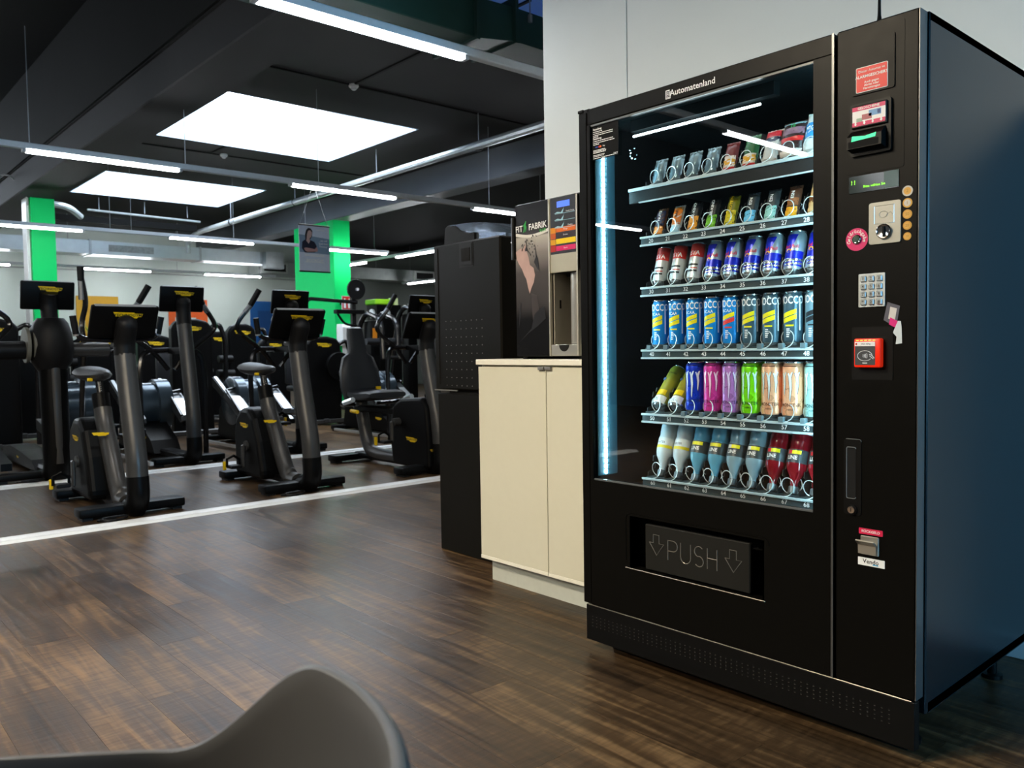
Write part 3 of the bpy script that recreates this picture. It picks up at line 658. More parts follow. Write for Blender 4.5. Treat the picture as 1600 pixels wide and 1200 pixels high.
lt.build('reader_lights', M('reader_led', '#ff9030', .4, emit='#ffa040', estr=2.), rd)
# hand-with-phone sticker
hs = MB().prism([(-.0875, 1.094), (-.078, 1.138), (-.048, 1.127), (-.055, 1.085), (-.062, 1.078)], -.0012, 0, 'xz').build('phone_hand_sticker', M('phone_dark', (.10, .10, .13), .4), vm)
MB().prism([(-.076, 1.097), (-.071, 1.126), (-.055, 1.121), (-.060, 1.092)], -.0016, -.0012, 'xz').build('phone_screen', M('phone_screen', (.62, .60, .58), .4), hs)
MB().prism([(-.074, 1.083), (-.071, 1.100), (-.052, 1.090), (-.056, 1.073)], -.002, -.0016, 'xz').build('card_print', M('magenta_print2', '#d8187c', .45), hs)
MB().prism([(-.060, 1.072), (-.052, 1.091), (-.045, 1.090), (-.043, 1.074), (-.042, 1.036), (-.057, 1.034), (-.055, 1.052), (-.064, 1.062)], -.0024, -.002, 'xz').build('hand_print', M('hand_white', (.62, .70, .74), .5), hs)
# handle, lock, return flap and stickers
hp = MB().prism(rrect(-.188, -.142, .598, .793, .006), -.0022, 0, 'xz').build('handle_plate', BLACK, vm)
MB().tube([(x, -.0024, z) for x, z in rrect(-.188, -.142, .598, .793, .006)][:6], .0009, 5).build('plate_edge', M('edge_grey', (.16, .17, .17), .3), hp)
MB().box(-.180, -.156, -.0028, -.0022, .640, .772).build('handle_pocket', GAP, hp)
MB().tube([(x, -.003, z) for x, z in rrect(-.180, -.156, .640, .772, .004)], .0012, 5).build('handle', M('edge_grey', (.16, .17, .17), .3), hp)
lk = MB().lathe([(.0135, 0), (.0135, -.004), (.0115, -.004)], 18, (-.165, -.0022, .6115), 'y').build('lock', BLACK, vm)
MB().lathe([(.0095, -.004), (.009, -.008), (.002, -.0085)], 16, (-.165, -.0022, .6115), 'y').build('lock_cylinder', CHROME, lk)
MB().box(-.166, -.164, -.0112, -.0105, .607, .616).build('keyhole', GAP, lk)
rs = MB().prism(rrect(-.148, -.087, .5525, .5675, .002), -.001, 0, 'xz').build('change_sticker', M('change_red', '#d01848', .45), vm)
text('sticker_lettering', 'RÜCKGELD', .0092, (-.1175, -.0014, .560), WHITEP, rs, bold=.015)
cf = MB().box(-.143, -.096, -.004, 0, .501, .549, bev=.002).build('coin_return_flap', STEEL, vm)
MB().prism([(-.024, .538), (-.021, .541), (-.006, .530), (-.004, .505), (-.007, .503), (-.009, .526)], -.147, -.101, 'yz').build('flap_lip', STEEL, cf)
vs_ = MB().prism(rrect(-.150, -.082, .4725, .4925, .001), -.001, 0, 'xz').build('maker_sticker', WHITEP, vm)
text('maker_lettering', 'Vendo', .0155, (-.117, -.0014, .4835), M('maker_black', (.015, .015, .02), .5), vs_, bold=.012)
MB().box(-.112, -.098, -.0014, -.001, .4755, .4785).build('maker_underline', M('maker_blue', '#4aa8d8', .5), vs_)
# kick plate
kpz = MB().box(-1.112, -.008, .004, .03, .03, .152, bev=.002).build('kick_plate', BLACK, vm)
MB().tube([(-1.10, .004, .1535), (-.018, .004, .1535)], .0014, 5).build('plate_edge', RIMLT, kpz)
hl = MB(); hl2 = MB()
for r in range(4):
    for c in range(56):
        x = -1.082+c*.01838+(.0 if r % 2 == 0 else 0); z = .118-r*.0112
        hl.add([(x+.0026*math.cos(a), .0034, z+.0026*math.sin(a)) for a in [k*PI/3 for k in range(6)]], [(0, 1, 2, 3, 4, 5)])
        hl2.add([(x-.0024, .0036, z-.0024), (x+.0024, .0036, z-.0024), (x+.0018, .0036, z-.0034), (x-.0018, .0036, z-.0034)], [(0, 1, 2, 3)])  # pale lower lip of each hole, a highlight put in as colour
hl.build('vent_holes', GAP, kpz, kind='stuff'); hl2.build('vent_hole_highlights', M('hole_highlight', (.09, .085, .075), .35), kpz, kind='stuff')
MB().box(-1.04, -.05, .06, .12, .0, .113).build('plinth_front', GAP, vm)
for x in (-.07, -1.04):
    for y in (.12, .72): MB().lathe([(.03, 0), (.03, .012), (.014, .014), (.014, .115)], 12, (x, y, 0)).build('foot', BLACK, vm)
MB().lathe([(.006, 1.83), (.006, 1.85), (.0045, 1.862), (.0035, 1.905), (.0025, 1.91)], 8, (-.129, .06, 0)).build('antenna', BLACK, vm)

# ------------------------------------------------------------------ goods in the machine
TENS = {2: 'twenty', 3: 'thirty', 4: 'forty', 5: 'fifty', 6: 'sixty'}; ONES = ['', '-one', '-two', '-three', '-four', '-five', '-six', '-seven', '-eight']
def NW(n): return TENS[n//10]+ONES[n % 10]
SILV = M('can_lid_silver', (.75, .78, .8), .25, metal=.9)
def pm_(n, c, rough=.4, **k): return M(n, c, rough, **k)
def can(label, pos, H, R, col, group, cat='can', lean=0., deco=None, waist=True):
    t = thing('drink_can', label, cat, pos, (-lean, 0, 0), group)
    MB().lathe([(R*.72, 0), (R*.78, .003), (R*.98, .010), (R, .014), (R, H-.018), (R*.98, H-.014), (R*.82, H-.004)], 22).build('can_body', col, t)
    MB().lathe([(R*.82, H-.004), (R*.86, H-.002), (R*.86, H), (R*.80, H), (R*.78, H-.003)], 22).build('can_lid', SILV, t)
    MB().lathe([(R*.70, -.0005), (R*.86, .0035), (R*.99, .0105)], 22).build('can_rim', SILV, t)
    if deco: deco(t, R+.0004, H)
    return t
def WR(name, mat, parent, R, z, vs, fs, a0=0.): return wrap(MB(), vs, fs, R, z, a0).build(name, mat, parent)
def wtext(name, body, size, R, z, mat, parent, bold=.0, a0=0., sx=1.):
    vs, fs = textgeo(body, size, bold); return WR(name, mat, parent, R, z, [(a*sx, b_) for a, b_ in vs], fs, a0)
# row 40: slim cans standing upright
def nocco(bars, txt2, t, R, H):
    a0 = .12
    wtext('can_lettering', 'NOCCO', .031, R, H*.835, WHITEP, t, .022, a0+.06, .70)
    if txt2: wtext('can_lettering', 'BCAA', .0135, R, H*.70, WHITEP, t, .01, a0-.15)
    for k, bm_ in enumerate(bars):
        vs, fs = rectgrid(-.022, .020, -.0065, .0065, 8, .014); WR('can_stripe', bm_, t, R+.0001, H*(.595-.1*k), vs, fs, a0)
    vs, fs = rectgrid(-.013, .012, -.0022, .0022, 4); WR('can_flavour', bars[-1], t, R, H*.375, vs, fs, a0)
    m = MB(); rr = random.Random(4)
    for k in range(5):
        vs, fs = rectgrid(-.010, -.010+rr.uniform(.008, .018), -.0014, .0014, 3); wrap(m, vs, fs, R, H*(.31-.035*k), a0)
    m.build('can_small_print', WHITEP, t)
    vs, fs = rectgrid(-.002, .002, -.05, .04, 1); wrap(MB(), vs, fs, R, H*.6, 1.15).build('can_side_print', WHITEP, t)
NB = pm_('nocco_blue', '#1287d6', .3, metal=.25); NG = pm_('nocco_grey', '#44606e', .3, metal=.35); NS = pm_('nocco_silver', '#6f8f9e', .3, metal=.4)
NY = pm_('nocco_yellow', '#e8d800', .45); NR = pm_('nocco_red', '#d8322a', .45); NK = pm_('nocco_dark', '#141a20', .45)
for rank in (0, 1):
    for i in range(9):
        s_ = 40+i
        kind = ('blue', NB, [NY, NY], True) if i < 4 else (('blue', NB, [NY, NR], True) if i == 4 else (('grey', NG, [NY, NY], False) if i < 8 else ('silver-blue', NS, [NK, NK], False)))
        nm = f'slim {kind[0]} drink can with slanted {"yellow and red" if i == 4 else ("black" if i == 8 else "yellow")} bars' + (f' front in slot {NW(s_)}' if rank == 0 else f' second in slot {NW(s_)}')
        can(nm, (SX(i), .165+.068*rank, ROWS[40]+.022), .157, .0287, kind[1], 'slim cans on the tray of slots 40 to 48', deco=(lambda t, R, H, k=kind: nocco(k[2], k[3], t, R, H)) if rank == 0 else None)
# row 50: tall cans with claw marks
def claw(dark, t, R, H, col2):
    rr = random.Random(9)
    for k, dx in enumerate((-.020, 0, .020)):
        w_ = .007; L_ = (.066, .082, .060)[k]; zt = H*.80
        vs = [(dx-w_, 0), (dx+w_*1.3, .004), (dx+w_*.6, -.012), (dx+w_*.8, -L_*.45), (dx+.0012, -L_), (dx-.0008, -L_*.9), (dx-w_*.1, -L_*.5), (dx-w_*.45, -.012)]
        WR('claw_mark', col2, t, R+.0001, zt, vs, [tuple(range(len(vs)))], .15)
        o = [(a*1.0+(.0012 if a > dx else -.0012), b_+(.0014 if b_ > -.01 else -.001)) for a, b_ in vs]
        WR('claw_outline', dark, t, R-.0001, zt, o, [tuple(range(len(o)))], .15)
    wtext('can_lettering', 'MONSTER', .0135, R, H*.245, dark, t, .014, .15)
    wtext('can_small_print', 'ENERGY', .007, R, H*.165, dark, t, .008, .15)
    vs, fs = rectgrid(-.024, .024, -.0014, .0014, 8); WR('can_top_band', dark, t, R*.995, H*.925, vs, fs)
CL = [None, None, ('blue', '#1238c8', '#d8e4f4', '#0a1a60'), ('pink', '#d83898', '#f4c8e4', '#5a1040'), ('lilac', '#b87ac8', '#dccaf0', '#3a2050'), ('lime green', '#7ee010', '#bfeedd', '#183a10'), ('peach orange', '#f2b48a', '#c8d4d4', '#5a2a14'), ('pale orange', '#f0ae84', '#d0dada', '#5a2a14'), ('pale mint', '#a8dcd8', '#eef8f8', '#20484a')]
for rank in (0, 1):
    for i in range(2, 9):
        n, c, c2, dk = CL[i]
        lab = f'tall {n} energy drink can with claw marks, ' + ('front' if rank == 0 else 'second') + f' in slot {NW(50+i)}'
        can(lab, (SX(i), .168+.072*rank, ROWS[50]+.022), .166, .0325, pm_('tall_can_'+n.replace(' ', '_'), c, .28, metal=.3), 'tall cans on the tray of slots 52 to 58', deco=(lambda t, R, H, a=c2, d=dk, q=n: claw(pm_('claw_dark_'+q.replace(' ', '_'), d, .4), t, R, H, pm_('claw_'+q.replace(' ', '_'), a, .35))) if rank == 0 else None)
def lemon(t, R, H):
    vs, fs = rectgrid(-.02, .02, -.010, .010, 8); WR('can_band', pm_('lemon_band', '#e8c800', .4), t, R, H*.28, vs, fs)
    vs, fs = rectgrid(-.03, .03, -.014, .014, 8); WR('can_band', pm_('lemon_white', (.75, .78, .74), .4), t, R, H*.11, vs, fs)
    wtext('can_lettering', 'Classic', .012, R, H*.78, NK, t, .004, .2); wtext('can_lettering', 'X', .02, R+.0002, H*.10, NK, t, .004, -.1)
    MB().ball((R*math.sin(-.5), -R*math.cos(-.5), H*.62), .007, .003, .007, 8, 6).build('can_badge', pm_('badge_blue', '#28508c', .4), t)
for i in (0, 1):
    can(f'yellow and white drink can lying tilted back in slot {NW(50+i)}', (SX(i)+.0, .150, ROWS[50]+.035), .168, .0265, pm_('lemon_yellow', '#8f8a26', .4), 'yellow cans tilted back in slots 50 and 51', lean=math.radians(42), deco=lemon)
# row 30: short cans leaning back
def rb_deco(t, R, H):
    vs, fs = rectgrid(-.036, .006, -.030, .030, 8, 0, 8); WR('can_field', RBB, t, R, H*.65, [(a+b_*.35, b_) for a, b_ in vs], fs)
    vs, fs = rectgrid(-.038, .040, -.046, .0, 12); WR('can_field', RBB, t, R+.0001, H*.50, vs, fs)
    for z, h_ in ((.27, .0035), (.19, .003)): vs, fs = rectgrid(-.038, .040, -h_, h_, 10, .008); WR('can_stripe', SILV, t, R+.0005, H*z, vs, fs)
    wtext('can_lettering', 'Red Bull', .0145, R+.0003, H*.60, pm_('rb_red', '#d01840', .4), t, .018, -.05)
    vs = [(.009*math.cos(k*PI/6), .006*math.sin(k*PI/6)) for k in range(12)]; WR('can_sun', pm_('rb_sun', '#f0b010', .4), t, R+.0003, H*.505, vs, [tuple(range(12))], -.25)
RBB = pm_('energy_blue', '#1424b8', .3, metal=.2); RBS = pm_('energy_silver', (.45, .55, .60), .3, metal=.6)
def cola(t, R, H):
    vs, fs = rectgrid(-.035, .035, -.020, .024, 10); WR('can_field', pm_('cola_red', '#b8281c', .4), t, R, H*.78, vs, fs)
    wtext('can_lettering', 'USTA', .020, R+.0002, H*.72, WHITEP, t, .01, -.15)
    for z in (.42, .26): vs, fs = rectgrid(-.02, .02, -.003, .003, 6); WR('can_stripe', NK, t, R, H*z, vs, fs)
    vs, fs = rectgrid(-.02, .02, -.0016, .0016, 6); WR('can_stripe', pm_('cola_red', '#b8281c', .4), t, R, H*.33, vs, fs)
for i in range(9):
    s_ = 30+i
    if i < 3: can(f'red-topped white and black drink can leaning back in slot {NW(s_)}', (SX(i), .158, ROWS[30]+.020), .130, .0265, pm_('cola_white', (.55, .58, .57), .35, metal=.3), 'cans leaning back on the tray of slots 30 to 38', lean=math.radians(17), deco=cola)
    else: can(f'blue and silver energy drink can leaning back in slot {NW(s_)}', (SX(i), .158, ROWS[30]+.020), .130, .0275, RBS, 'cans leaning back on the tray of slots 30 to 38', lean=math.radians(16), deco=rb_deco)
# row 60: bottles tilted cap down
def bottle(label, i, liquid, clear, deco):
    t = thing('drink_bottle', label, 'bottle', (SX(i), .158, ROWS[60]+.018), (-math.radians(20), 0, 0), 'bottles tilted cap down in slots 60 to 68')
    R = .0325
    MB().lathe([(.013, 0), (.0145, .002), (.0145, .020), (.012, .022)], 16).build('bottle_cap', pm_('cap_dark', (.12, .14, .15), .3, metal=.4), t)
    MB().lathe([(.011, .022), (.0115, .034), (.018, .050), (.027, .066), (.031, .078), (R, .088), (R, .128), (.030, .138), (.0315, .150), (.0318, .170), (.031, .176)], 20).build('bottle_body', liquid, t)
    MB().lathe([(.0312, .1765), (.031, .184), (.028, .190), (.020, .193)], 20).build('bottle_base', clear, t)
    deco(t, R+.0004)
def vit(c1):
    def f(t, R):
        vs, fs = rectgrid(-.045, .045, -.020, .020, 12); WR('bottle_label', pm_('label_charcoal', (.035, .045, .05), .4), t, R, .108, vs, fs)
        vs, fs = rectgrid(-.006, .022, -.0055, .0055, 6); WR('label_patch', pm_('label_yellow', '#e6e000', .4), t, R+.0002, .119, vs, fs)
        vs, fs = rectgrid(-.020, -.006, -.0055, .0055, 4); WR('label_patch', c1, t, R+.0002, .119, vs, fs)
        wtext('label_lettering', 'LINE', .016, R+.0002, .102, WHITEP, t, .02, -.1)
    return f
def sport(t, R):
    vs, fs = rectgrid(-.04, .04, -.016, .016, 12); WR('bottle_label', pm_('sport_white', (.62, .66, .66), .4), t, R, .112, vs, fs)
    vs, fs = rectgrid(-.04, .04, -.005, .005, 12); WR('label_patch', pm_('sport_yellow', '#d8c818', .4), t, R+.0001, .098, vs, fs)
    wtext('label_lettering', 'WATER', .010, R+.0002, .112, NK, t, .006, -.15)
AQ = pm_('aqua_drink', '#5f9fb8', .15, coat=.4); AQ2 = pm_('pale_aqua_drink', '#86a2ae', .15, coat=.4); RED = pm_('red_drink', '#7c0c18', .12, coat=.4)
CLR = pm_('clear_plastic', (.42, .55, .60), .12, coat=.4); REDC = pm_('clear_red_plastic', (.45, .38, .42), .12, coat=.4); MILK = pm_('milky_drink', (.52, .57, .58), .3)
for i in range(9):
    s_ = 60+i
    if i < 2: bottle(f'milky white {"" if i else "grey "}drink bottle tilted cap down in slot {NW(s_)}', i, MILK, CLR, sport)
    elif i < 6: bottle(f'{"pale blue" if i < 4 else "greyish clear"} drink bottle with charcoal label tilted cap down in slot {NW(s_)}', i, AQ if i < 4 else AQ2, CLR, vit(pm_('patch_white', (.7, .74, .7), .4) if i in (4, 5) else pm_('patch_yellow2', '#d8d010', .4)))
    else: bottle(f'dark red drink bottle with charcoal label tilted cap down in slot {NW(s_)}', i, RED, REDC, vit(pm_('patch_red', '#d01c24', .4)))
# bars and bags: soft wrappers
def wrapper(mb, w_, h_, d_, z0=0., z1=1., off=0., front=False, nx=8, nz=12):
    vs = []; fs = []
    def T(u, v): return d_*max(0, 1-abs(2*u-1)**3)**.6*max(0, 1-abs(2*v-1)**8)**.7
    sides = (-1,) if front else (-1, 1)
    for s_ in sides:
        o = len(vs)
        for j in range(nz+1):
            v = z0+(z1-z0)*j/nz
            for i in range(nx+1):
                u = i/nx if not front else .06+.88*i/nx
                vs.append(((u-.5)*w_*(1+.03*math.sin(v*40)), s_*(T(u, v)+off)+.0012*math.sin(v*31+u*9), v*h_))
        for j in range(nz):
            for i in range(nx):
                a = o+j*(nx+1)+i; fs.append((a, a+1, a+nx+2, a+nx+1))
    mb.add(vs, fs, True); return mb
def snack(name, cat, label, i, row, w_, h_, d_, mat, prints, lean, group, words=(), dx=0.):
    t = thing(name, label, cat, (SX(i)+dx, .152, ROWS[row]+.018), (-math.radians(lean), 0, 0), group)
    wrapper(MB(), w_, h_, d_).build('wrapper', mat, t)
    c = MB()
    n = 9; cr = [(-w_*.5+w_*k/n, (.001 if k % 2 else -.001), h_*.985) for k in range(n+1)]+[(-w_*.5+w_*k/n, (.001 if k % 2 else -.001), h_*1.05) for k in range(n+1)]
    c.add(cr, [(k, k+1, k+n+2, k+n+1) for k in range(n)]); c.build('crimped_end', mat, t)
    for k, (z0, z1, m) in enumerate(prints): wrapper(MB(), w_, h_, d_, z0, z1, .0006+.0002*k, True, 6, 6).build('wrapper_print', m, t)
    for (body, sz, z, m, rt) in words:
        vs, fs = textgeo(body, sz, .012)
        flat(MB(), vs, fs, '-y', (0, -d_-.0022, z*h_), rt).build('wrapper_lettering', m, t)
C_ = lambda n, h: pm_(n, h, .32, var=.25, scale=60)
FOIL = pm_('foil_silver', (.16, .21, .23), .25, metal=.5, var=.3, scale=40); DKW = C_('wrap_black', '#15171a')
G2 = 'bars leaning back on the tray of slots 20 to 28'
bars = [('brown and navy', C_('wrap_brown', '#5a3418'), [(.05, .3, C_('wrap_orange', '#c87820')), (.35, .9, C_('wrap_navy', '#1a2440'))], ('NUTS', WHITEP)),
        ('white and orange', C_('wrap_white', '#b8bcb8'), [(.03, .25, C_('wrap_paleblue', '#90b4c4')), (.3, .95, C_('wrap_orange2', '#c06a18'))], ('BAR', NK)),
        ('amber-bottomed black', DKW, [(.03, .5, C_('wrap_amber', '#d08a14'))], ('BE-KIND', WHITEP)),
        ('green-bottomed black', DKW, [(.03, .45, C_('wrap_green', '#6cb028'))], ('BE-KIND', WHITEP)),
        ('yellow-olive', C_('wrap_olive', '#6a6a14'), [(.03, .5, C_('wrap_yellow', '#c8b820'))], ('PROTEIN', YEL)),
        ('light blue and grey', C_('wrap_slate', '#2c3438'), [(.03, .4, C_('wrap_sky', '#62b4dc'))], ('ESN', WHITEP)),
        ('pale teal and grey', C_('wrap_slate2', '#30383a'), [(.03, .45, C_('wrap_teal', '#8cc4bc'))], ('ESN', WHITEP)),
        ('orange and brown', C_('wrap_cocoa', '#4a2c1c'), [(.03, .3, C_('wrap_gold', '#e0a010')), (.35, .6, C_('wrap_caramel', '#8a5228'))], ('ESN', WHITEP)),
        ('beige and brown', C_('wrap_beige', '#c09868'), [(.35, .55, C_('wrap_caramel2', '#6a3c1c'))], ('ESN', NK))]
for i, (n, m, pr_, (wd, wm)) in enumerate(bars):
    snack('snack_bar', 'snack bar', f'{n} snack bar leaning back in slot {NW(20+i)}', i, 20, .041, .095, .011, m, pr_, 20, G2, [(wd, .014, .70, wm, PI/2)])
G1 = 'bags and bars on the top tray of the vending machine'
words10 = ['first', 'second', 'third', 'fourth']
for i in range(4):
    snack('snack_bag', 'snack bag', f'crumpled silver-grey foil snack bag on the top tray, {words10[i]} counted from the light strip', i, 10, .048, .088, .013, FOIL, [(.1, .55, pm_('foil_blue', (.10, .16, .19), .25, metal=.4, var=.3, scale=50))], 17, G1, [('PROTEIN', .009, .7, pm_('foil_print', (.16, .24, .30), .4), PI/2)])
snack('snack_bar', 'snack bar', 'white and red snack bar with yellow print on the top tray beside the foil bags', 4, 10, .046, .090, .012, C_('wrap_maroon', '#5a1818'), [(.03, .5, C_('wrap_cream', '#c8bcb0')), (.18, .38, C_('wrap_mustard', '#c89020')), (.03, .09, C_('wrap_red', '#b82020'))], 17, G1)
snack('snack_bar', 'snack bar', 'green-topped white snack bar on the top tray', 5, 10, .050, .098, .012, C_('wrap_dkgreen', '#1c4c24'), [(.03, .4, C_('wrap_cream', '#c8bcb0')), (.15, .34, C_('wrap_mustard', '#c89020')), (.03, .08, C_('wrap_red', '#b82020'))], 17, G1)
snack('snack_bag', 'snack bag', 'bag with red top, navy band and white lower half on the top tray', 6, 10, .056, .105, .014, C_('wrap_cream2', '#b8b4b0'), [(.6, .75, C_('wrap_navy2', '#20243c')), (.76, .97, C_('wrap_red2', '#b02430'))], 22, G1)
snack('snack_bag', 'snack bag', 'wide brown snack bag with a green badge on the top tray', 7, 10, .078, .112, .018, C_('wrap_dkbrown', '#2c1c1c'), [(.9, .99, C_('wrap_icy', '#90b8c8')), (.03, .2, C_('wrap_cream', '#c8bcb0')), (.62, .8, C_('wrap_mauve', '#7c5c6c')), (.42, .54, C_('wrap_red', '#b82020'))], 18, G1, [('16', .018, .85, M('badge_green', '#20a050', .4), 0)])
snack('snack_bag', 'snack bag', 'blue and white snack bag on the top tray at the door edge', 8, 10, .070, .125, .018, C_('wrap_white', '#b8bcb8'), [(.35, .75, C_('wrap_blue', '#1878b8'))], 18, G1, [('COCO', .014, .6, WHITEP, 0)])
# ------------------------------------------------------------------ white cupboard
CREAM = M('cream_gloss_laminate', (.66, .65, .53), .18, var=.02, coat=.3)
CREAME = M('cream_edge', (.80, .79, .70), .3)
cb = thing('cupboard', 'cream white two-door cupboard standing beside the vending machine', 'cupboard', (-1.6, .58, 0))
def L(mb): return mb.xform(Matrix.Translation((1.6, -.58, 0)))
L(MB().box(-2.005, -1.16, .29, .92, .102, .965)).build('carcass', CREAM, cb)
L(MB().box(-2.015, -1.15, .262, .93, .966, .990, bev=.002)).build('worktop', CREAME, cb)
L(MB().box(-1.98, -1.18, .312, .90, 0, .101)).build('plinth', M('plinth_grey', (.52, .55, .50), .4), cb)
HAND = M('pull_grey', (.28, .28, .27), .35, metal=.6)
for a, b_, hx in ((-2.006, -1.5755, (-1.612, -1.577)), (-1.5725, -1.165, (-1.571, -1.536))):
    d = L(MB().box(a, b_, .270, .288, .118, .958, bev=.0015)).build('door', CREAM, cb)
    L(MB().box(a, b_, .268, .288, .102, .1175, bev=.001)).build('edge_strip', CREAME, d)
    L(MB().box(hx[0], hx[1], .258, .2695, .948, .9605, bev=.001)).build('pull', HAND, d)
# ------------------------------------------------------------------ shake dispenser on the cupboard
sd = thing('shake_dispenser', 'black drinks dispenser with a printed side panel and steel outlet on the cupboard', 'drink dispenser', (-1.65, .58, .99))
def L(mb): return mb.xform(Matrix.Translation((1.65, -.58, -.99)))
L(MB().box(-1.84, -1.44, .36, .82, 1.345, 1.655, bev=.004).box(-1.84, -1.62, .36, .82, 1.0, 1.345).box(-1.62, -1.44, .55, .82, 1.0, 1.345)).build('housing', BLACK, sd)
for fx in (-1.83, -1.49): L(MB().box(fx, fx+.03, .38, .8, .99, 1.0)).build('foot', RUBBER, sd)
PR = bpy.data.materials.new('printed_panel'); PR.use_nodes = True
nt = PR.node_tree; N = nt.nodes; tc = N.new('ShaderNodeTexCoord'); sx = N.new('ShaderNodeSeparateXYZ'); nt.links.new(tc.outputs['Object'], sx.inputs[0])
mr = N.new('ShaderNodeMapRange'); mr.inputs['From Min'].default_value = .01; mr.inputs['From Max'].default_value = .66; nt.links.new(sx.outputs['Z'], mr.inputs[0])
cr = N.new('ShaderNodeValToRGB'); nt.links.new(mr.outputs[0], cr.inputs[0]); el = cr.color_ramp.elements
el[0].position = 0; el[0].color = (.006, .006, .007, 1); el[1].position = 1; el[1].color = (.006, .006, .008, 1)
for p_, c in ((.25, (.008, .008, .009, 1)), (.33, (.045, .042, .044, 1)), (.55, (.075, .068, .07, 1)), (.68, (.24, .22, .21, 1)), (.78, (.48, .46, .42, 1)), (.795, (.06, .055, .06, 1)), (.86, (.012, .012, .015, 1))):
    e_ = el.new(p_); e_.color = c
nt.links.new(cr.outputs[0], N['Principled BSDF'].inputs['Base Color']); N['Principled BSDF'].inputs['Roughness'].default_value = .25; N['Principled BSDF'].inputs['Specular IOR Level'].default_value = .15
fp = L(MB().box(-1.836, -1.632, .350, .360, 1.003, 1.650, bev=.001)).build('front_panel', PR, sd)
def F(x, z, y=.3488): return (x+1.65, y-.58, z-.99)
def poly(name, pts, mat, y, parent): return MB().add([F(x, z, y) for x, z in pts], [tuple(range(len(pts)))]).build(name, mat, parent)
poly('arc_print', [(-1.836, 1.520)]+[(-1.836+.204*k/8, 1.519-.014*math.sin(PI*k/8)) for k in range(9)]+[(-1.632+.0-.204*k/8, 1.533-.016*math.sin(PI*(8-k)/8)) for k in range(9)], M('arc_white', (.72, .71, .66), .3), .3492, fp)
text('panel_lettering', 'FIT', .036, F(-1.810, 1.546, .3485), WHITEP, fp, bold=.02, rot=.03, sx=.95)
text('panel_lettering', 'FABRIK', .036, F(-1.695, 1.549, .3485), WHITEP, fp, bold=.02, rot=.03, sx=.95)
text('panel_lettering', 'PLUS', .017, F(-1.664, 1.527, .3485), M('panel_green', '#1f9a38', .4), fp, bold=.03, rot=.1)
poly('runner_print', [(-1.784, 1.53), (-1.778, 1.55), (-1.785, 1.56), (-1.776, 1.566), (-1.768, 1.578), (-1.764, 1.575), (-1.768, 1.56), (-1.763, 1.553), (-1.766, 1.535), (-1.770, 1.53), (-1.771, 1.545), (-1.779, 1.53)], M('panel_green', '#1f9a38', .4), .3485, fp)
PALE = M('athlete_print', '#b99a93', .4, var=.2, scale=20); DKP = M('splash_print', (.012, .011, .012), .3)
poly('athlete_print', [(-1.833, 1.452), (-1.826, 1.418), (-1.815, 1.40), (-1.795, 1.375), (-1.782, 1.35), (-1.768, 1.33), (-1.758, 1.295), (-1.748, 1.268), (-1.738, 1.29), (-1.722, 1.315), (-1.714, 1.345), (-1.722, 1.375), (-1.745, 1.39), (-1.752, 1.42), (-1.764, 1.45), (-1.772, 1.478), (-1.785, 1.462), (-1.805, 1.464)], PALE, .3488, fp)
poly('athlete_print', [(-1.738, 1.27), (-1.705, 1.26), (-1.69, 1.19), (-1.70, 1.13), (-1.728, 1.14), (-1.735, 1.2)], M('athlete_dim', '#39312f', .4), .3488, fp)
sp_ = MB(); rr = random.Random(21)
for k in range(46):
    cx, cz = rr.gauss(-1.755, .03), rr.gauss(1.475, .022); q = rr.uniform(.0008, .004)
    if not (-1.832 < cx < -1.636): continue
    sp_.add([F(cx+q*math.cos(a)*rr.uniform(.5, 1.2), cz+q*1.6*math.sin(a)*rr.uniform(.5, 1.2), .3484) for a in [j*PI/3 for j in range(6)]], [(0, 1, 2, 3, 4, 5)])
for pts in ([(-1.72, 1.40), (-1.708, 1.42), (-1.712, 1.475), (-1.704, 1.43), (-1.694, 1.41), (-1.685, 1.36), (-1.70, 1.37)], [(-1.775, 1.45), (-1.768, 1.47), (-1.766, 1.51), (-1.762, 1.47), (-1.755, 1.45)], [(-1.82, 1.12), (-1.815, 1.20), (-1.80, 1.24), (-1.808, 1.17)], [(-1.72, 1.18), (-1.66, 1.215), (-1.652, 1.16), (-1.70, 1.13), (-1.76, 1.10), (-1.82, 1.06), (-1.74, 1.12)]):
    sp_.add([F(x, z, .3484) for x, z in pts], [tuple(range(len(pts)))])
sp_.build('splash_print', DKP, fp, kind='stuff')
L(MB().cyl((-1.845, .352, 1.42), (-1.845, .352, 1.60), .014, seg=10)).build('side_handle', BLACK, sd)
sp2 = L(MB().box(-1.629, -1.462, .350, .362, 1.345, 1.648, bev=.001)).build('menu_panel', M('menu_steel', (.50, .47, .36), .38, metal=.5), sd)
L(MB().box(-1.629, -1.622, .346, .36, 1.003, 1.648).box(-1.470, -1.462, .346, .36, 1.003, 1.648)).build('steel_edge', M('edge_steel', (.62, .59, .5), .3, metal=.6), sd)
def menu(z0, z1, c, x0=-1.618, x1=-1.474, y=.3490): return L(MB().box(x0, x1, y, y+.001, z0, z1)).build('menu_field', M(c[0], c[1], .35), sp2)
menu(1.420, 1.648, ('menu_dark', (.02, .022, .03)))
L(MB().box(-1.578, -1.506, .3478, .3488, 1.608, 1.632)).build('menu_display', M('menu_blue_lit', '#4060d8', .3, emit='#4a70f0', estr=.9), sp2)
for z0, z1, c in ((1.508, 1.528, ('menu_orange', '#e06a08')), (1.484, 1.506, ('menu_plum', '#30242c')), (1.460, 1.481, ('menu_yellow', '#f0d000')), (1.432, 1.452, ('menu_pink', '#d82068'))): menu(z0, z1, c, -1.585, y=.3482)
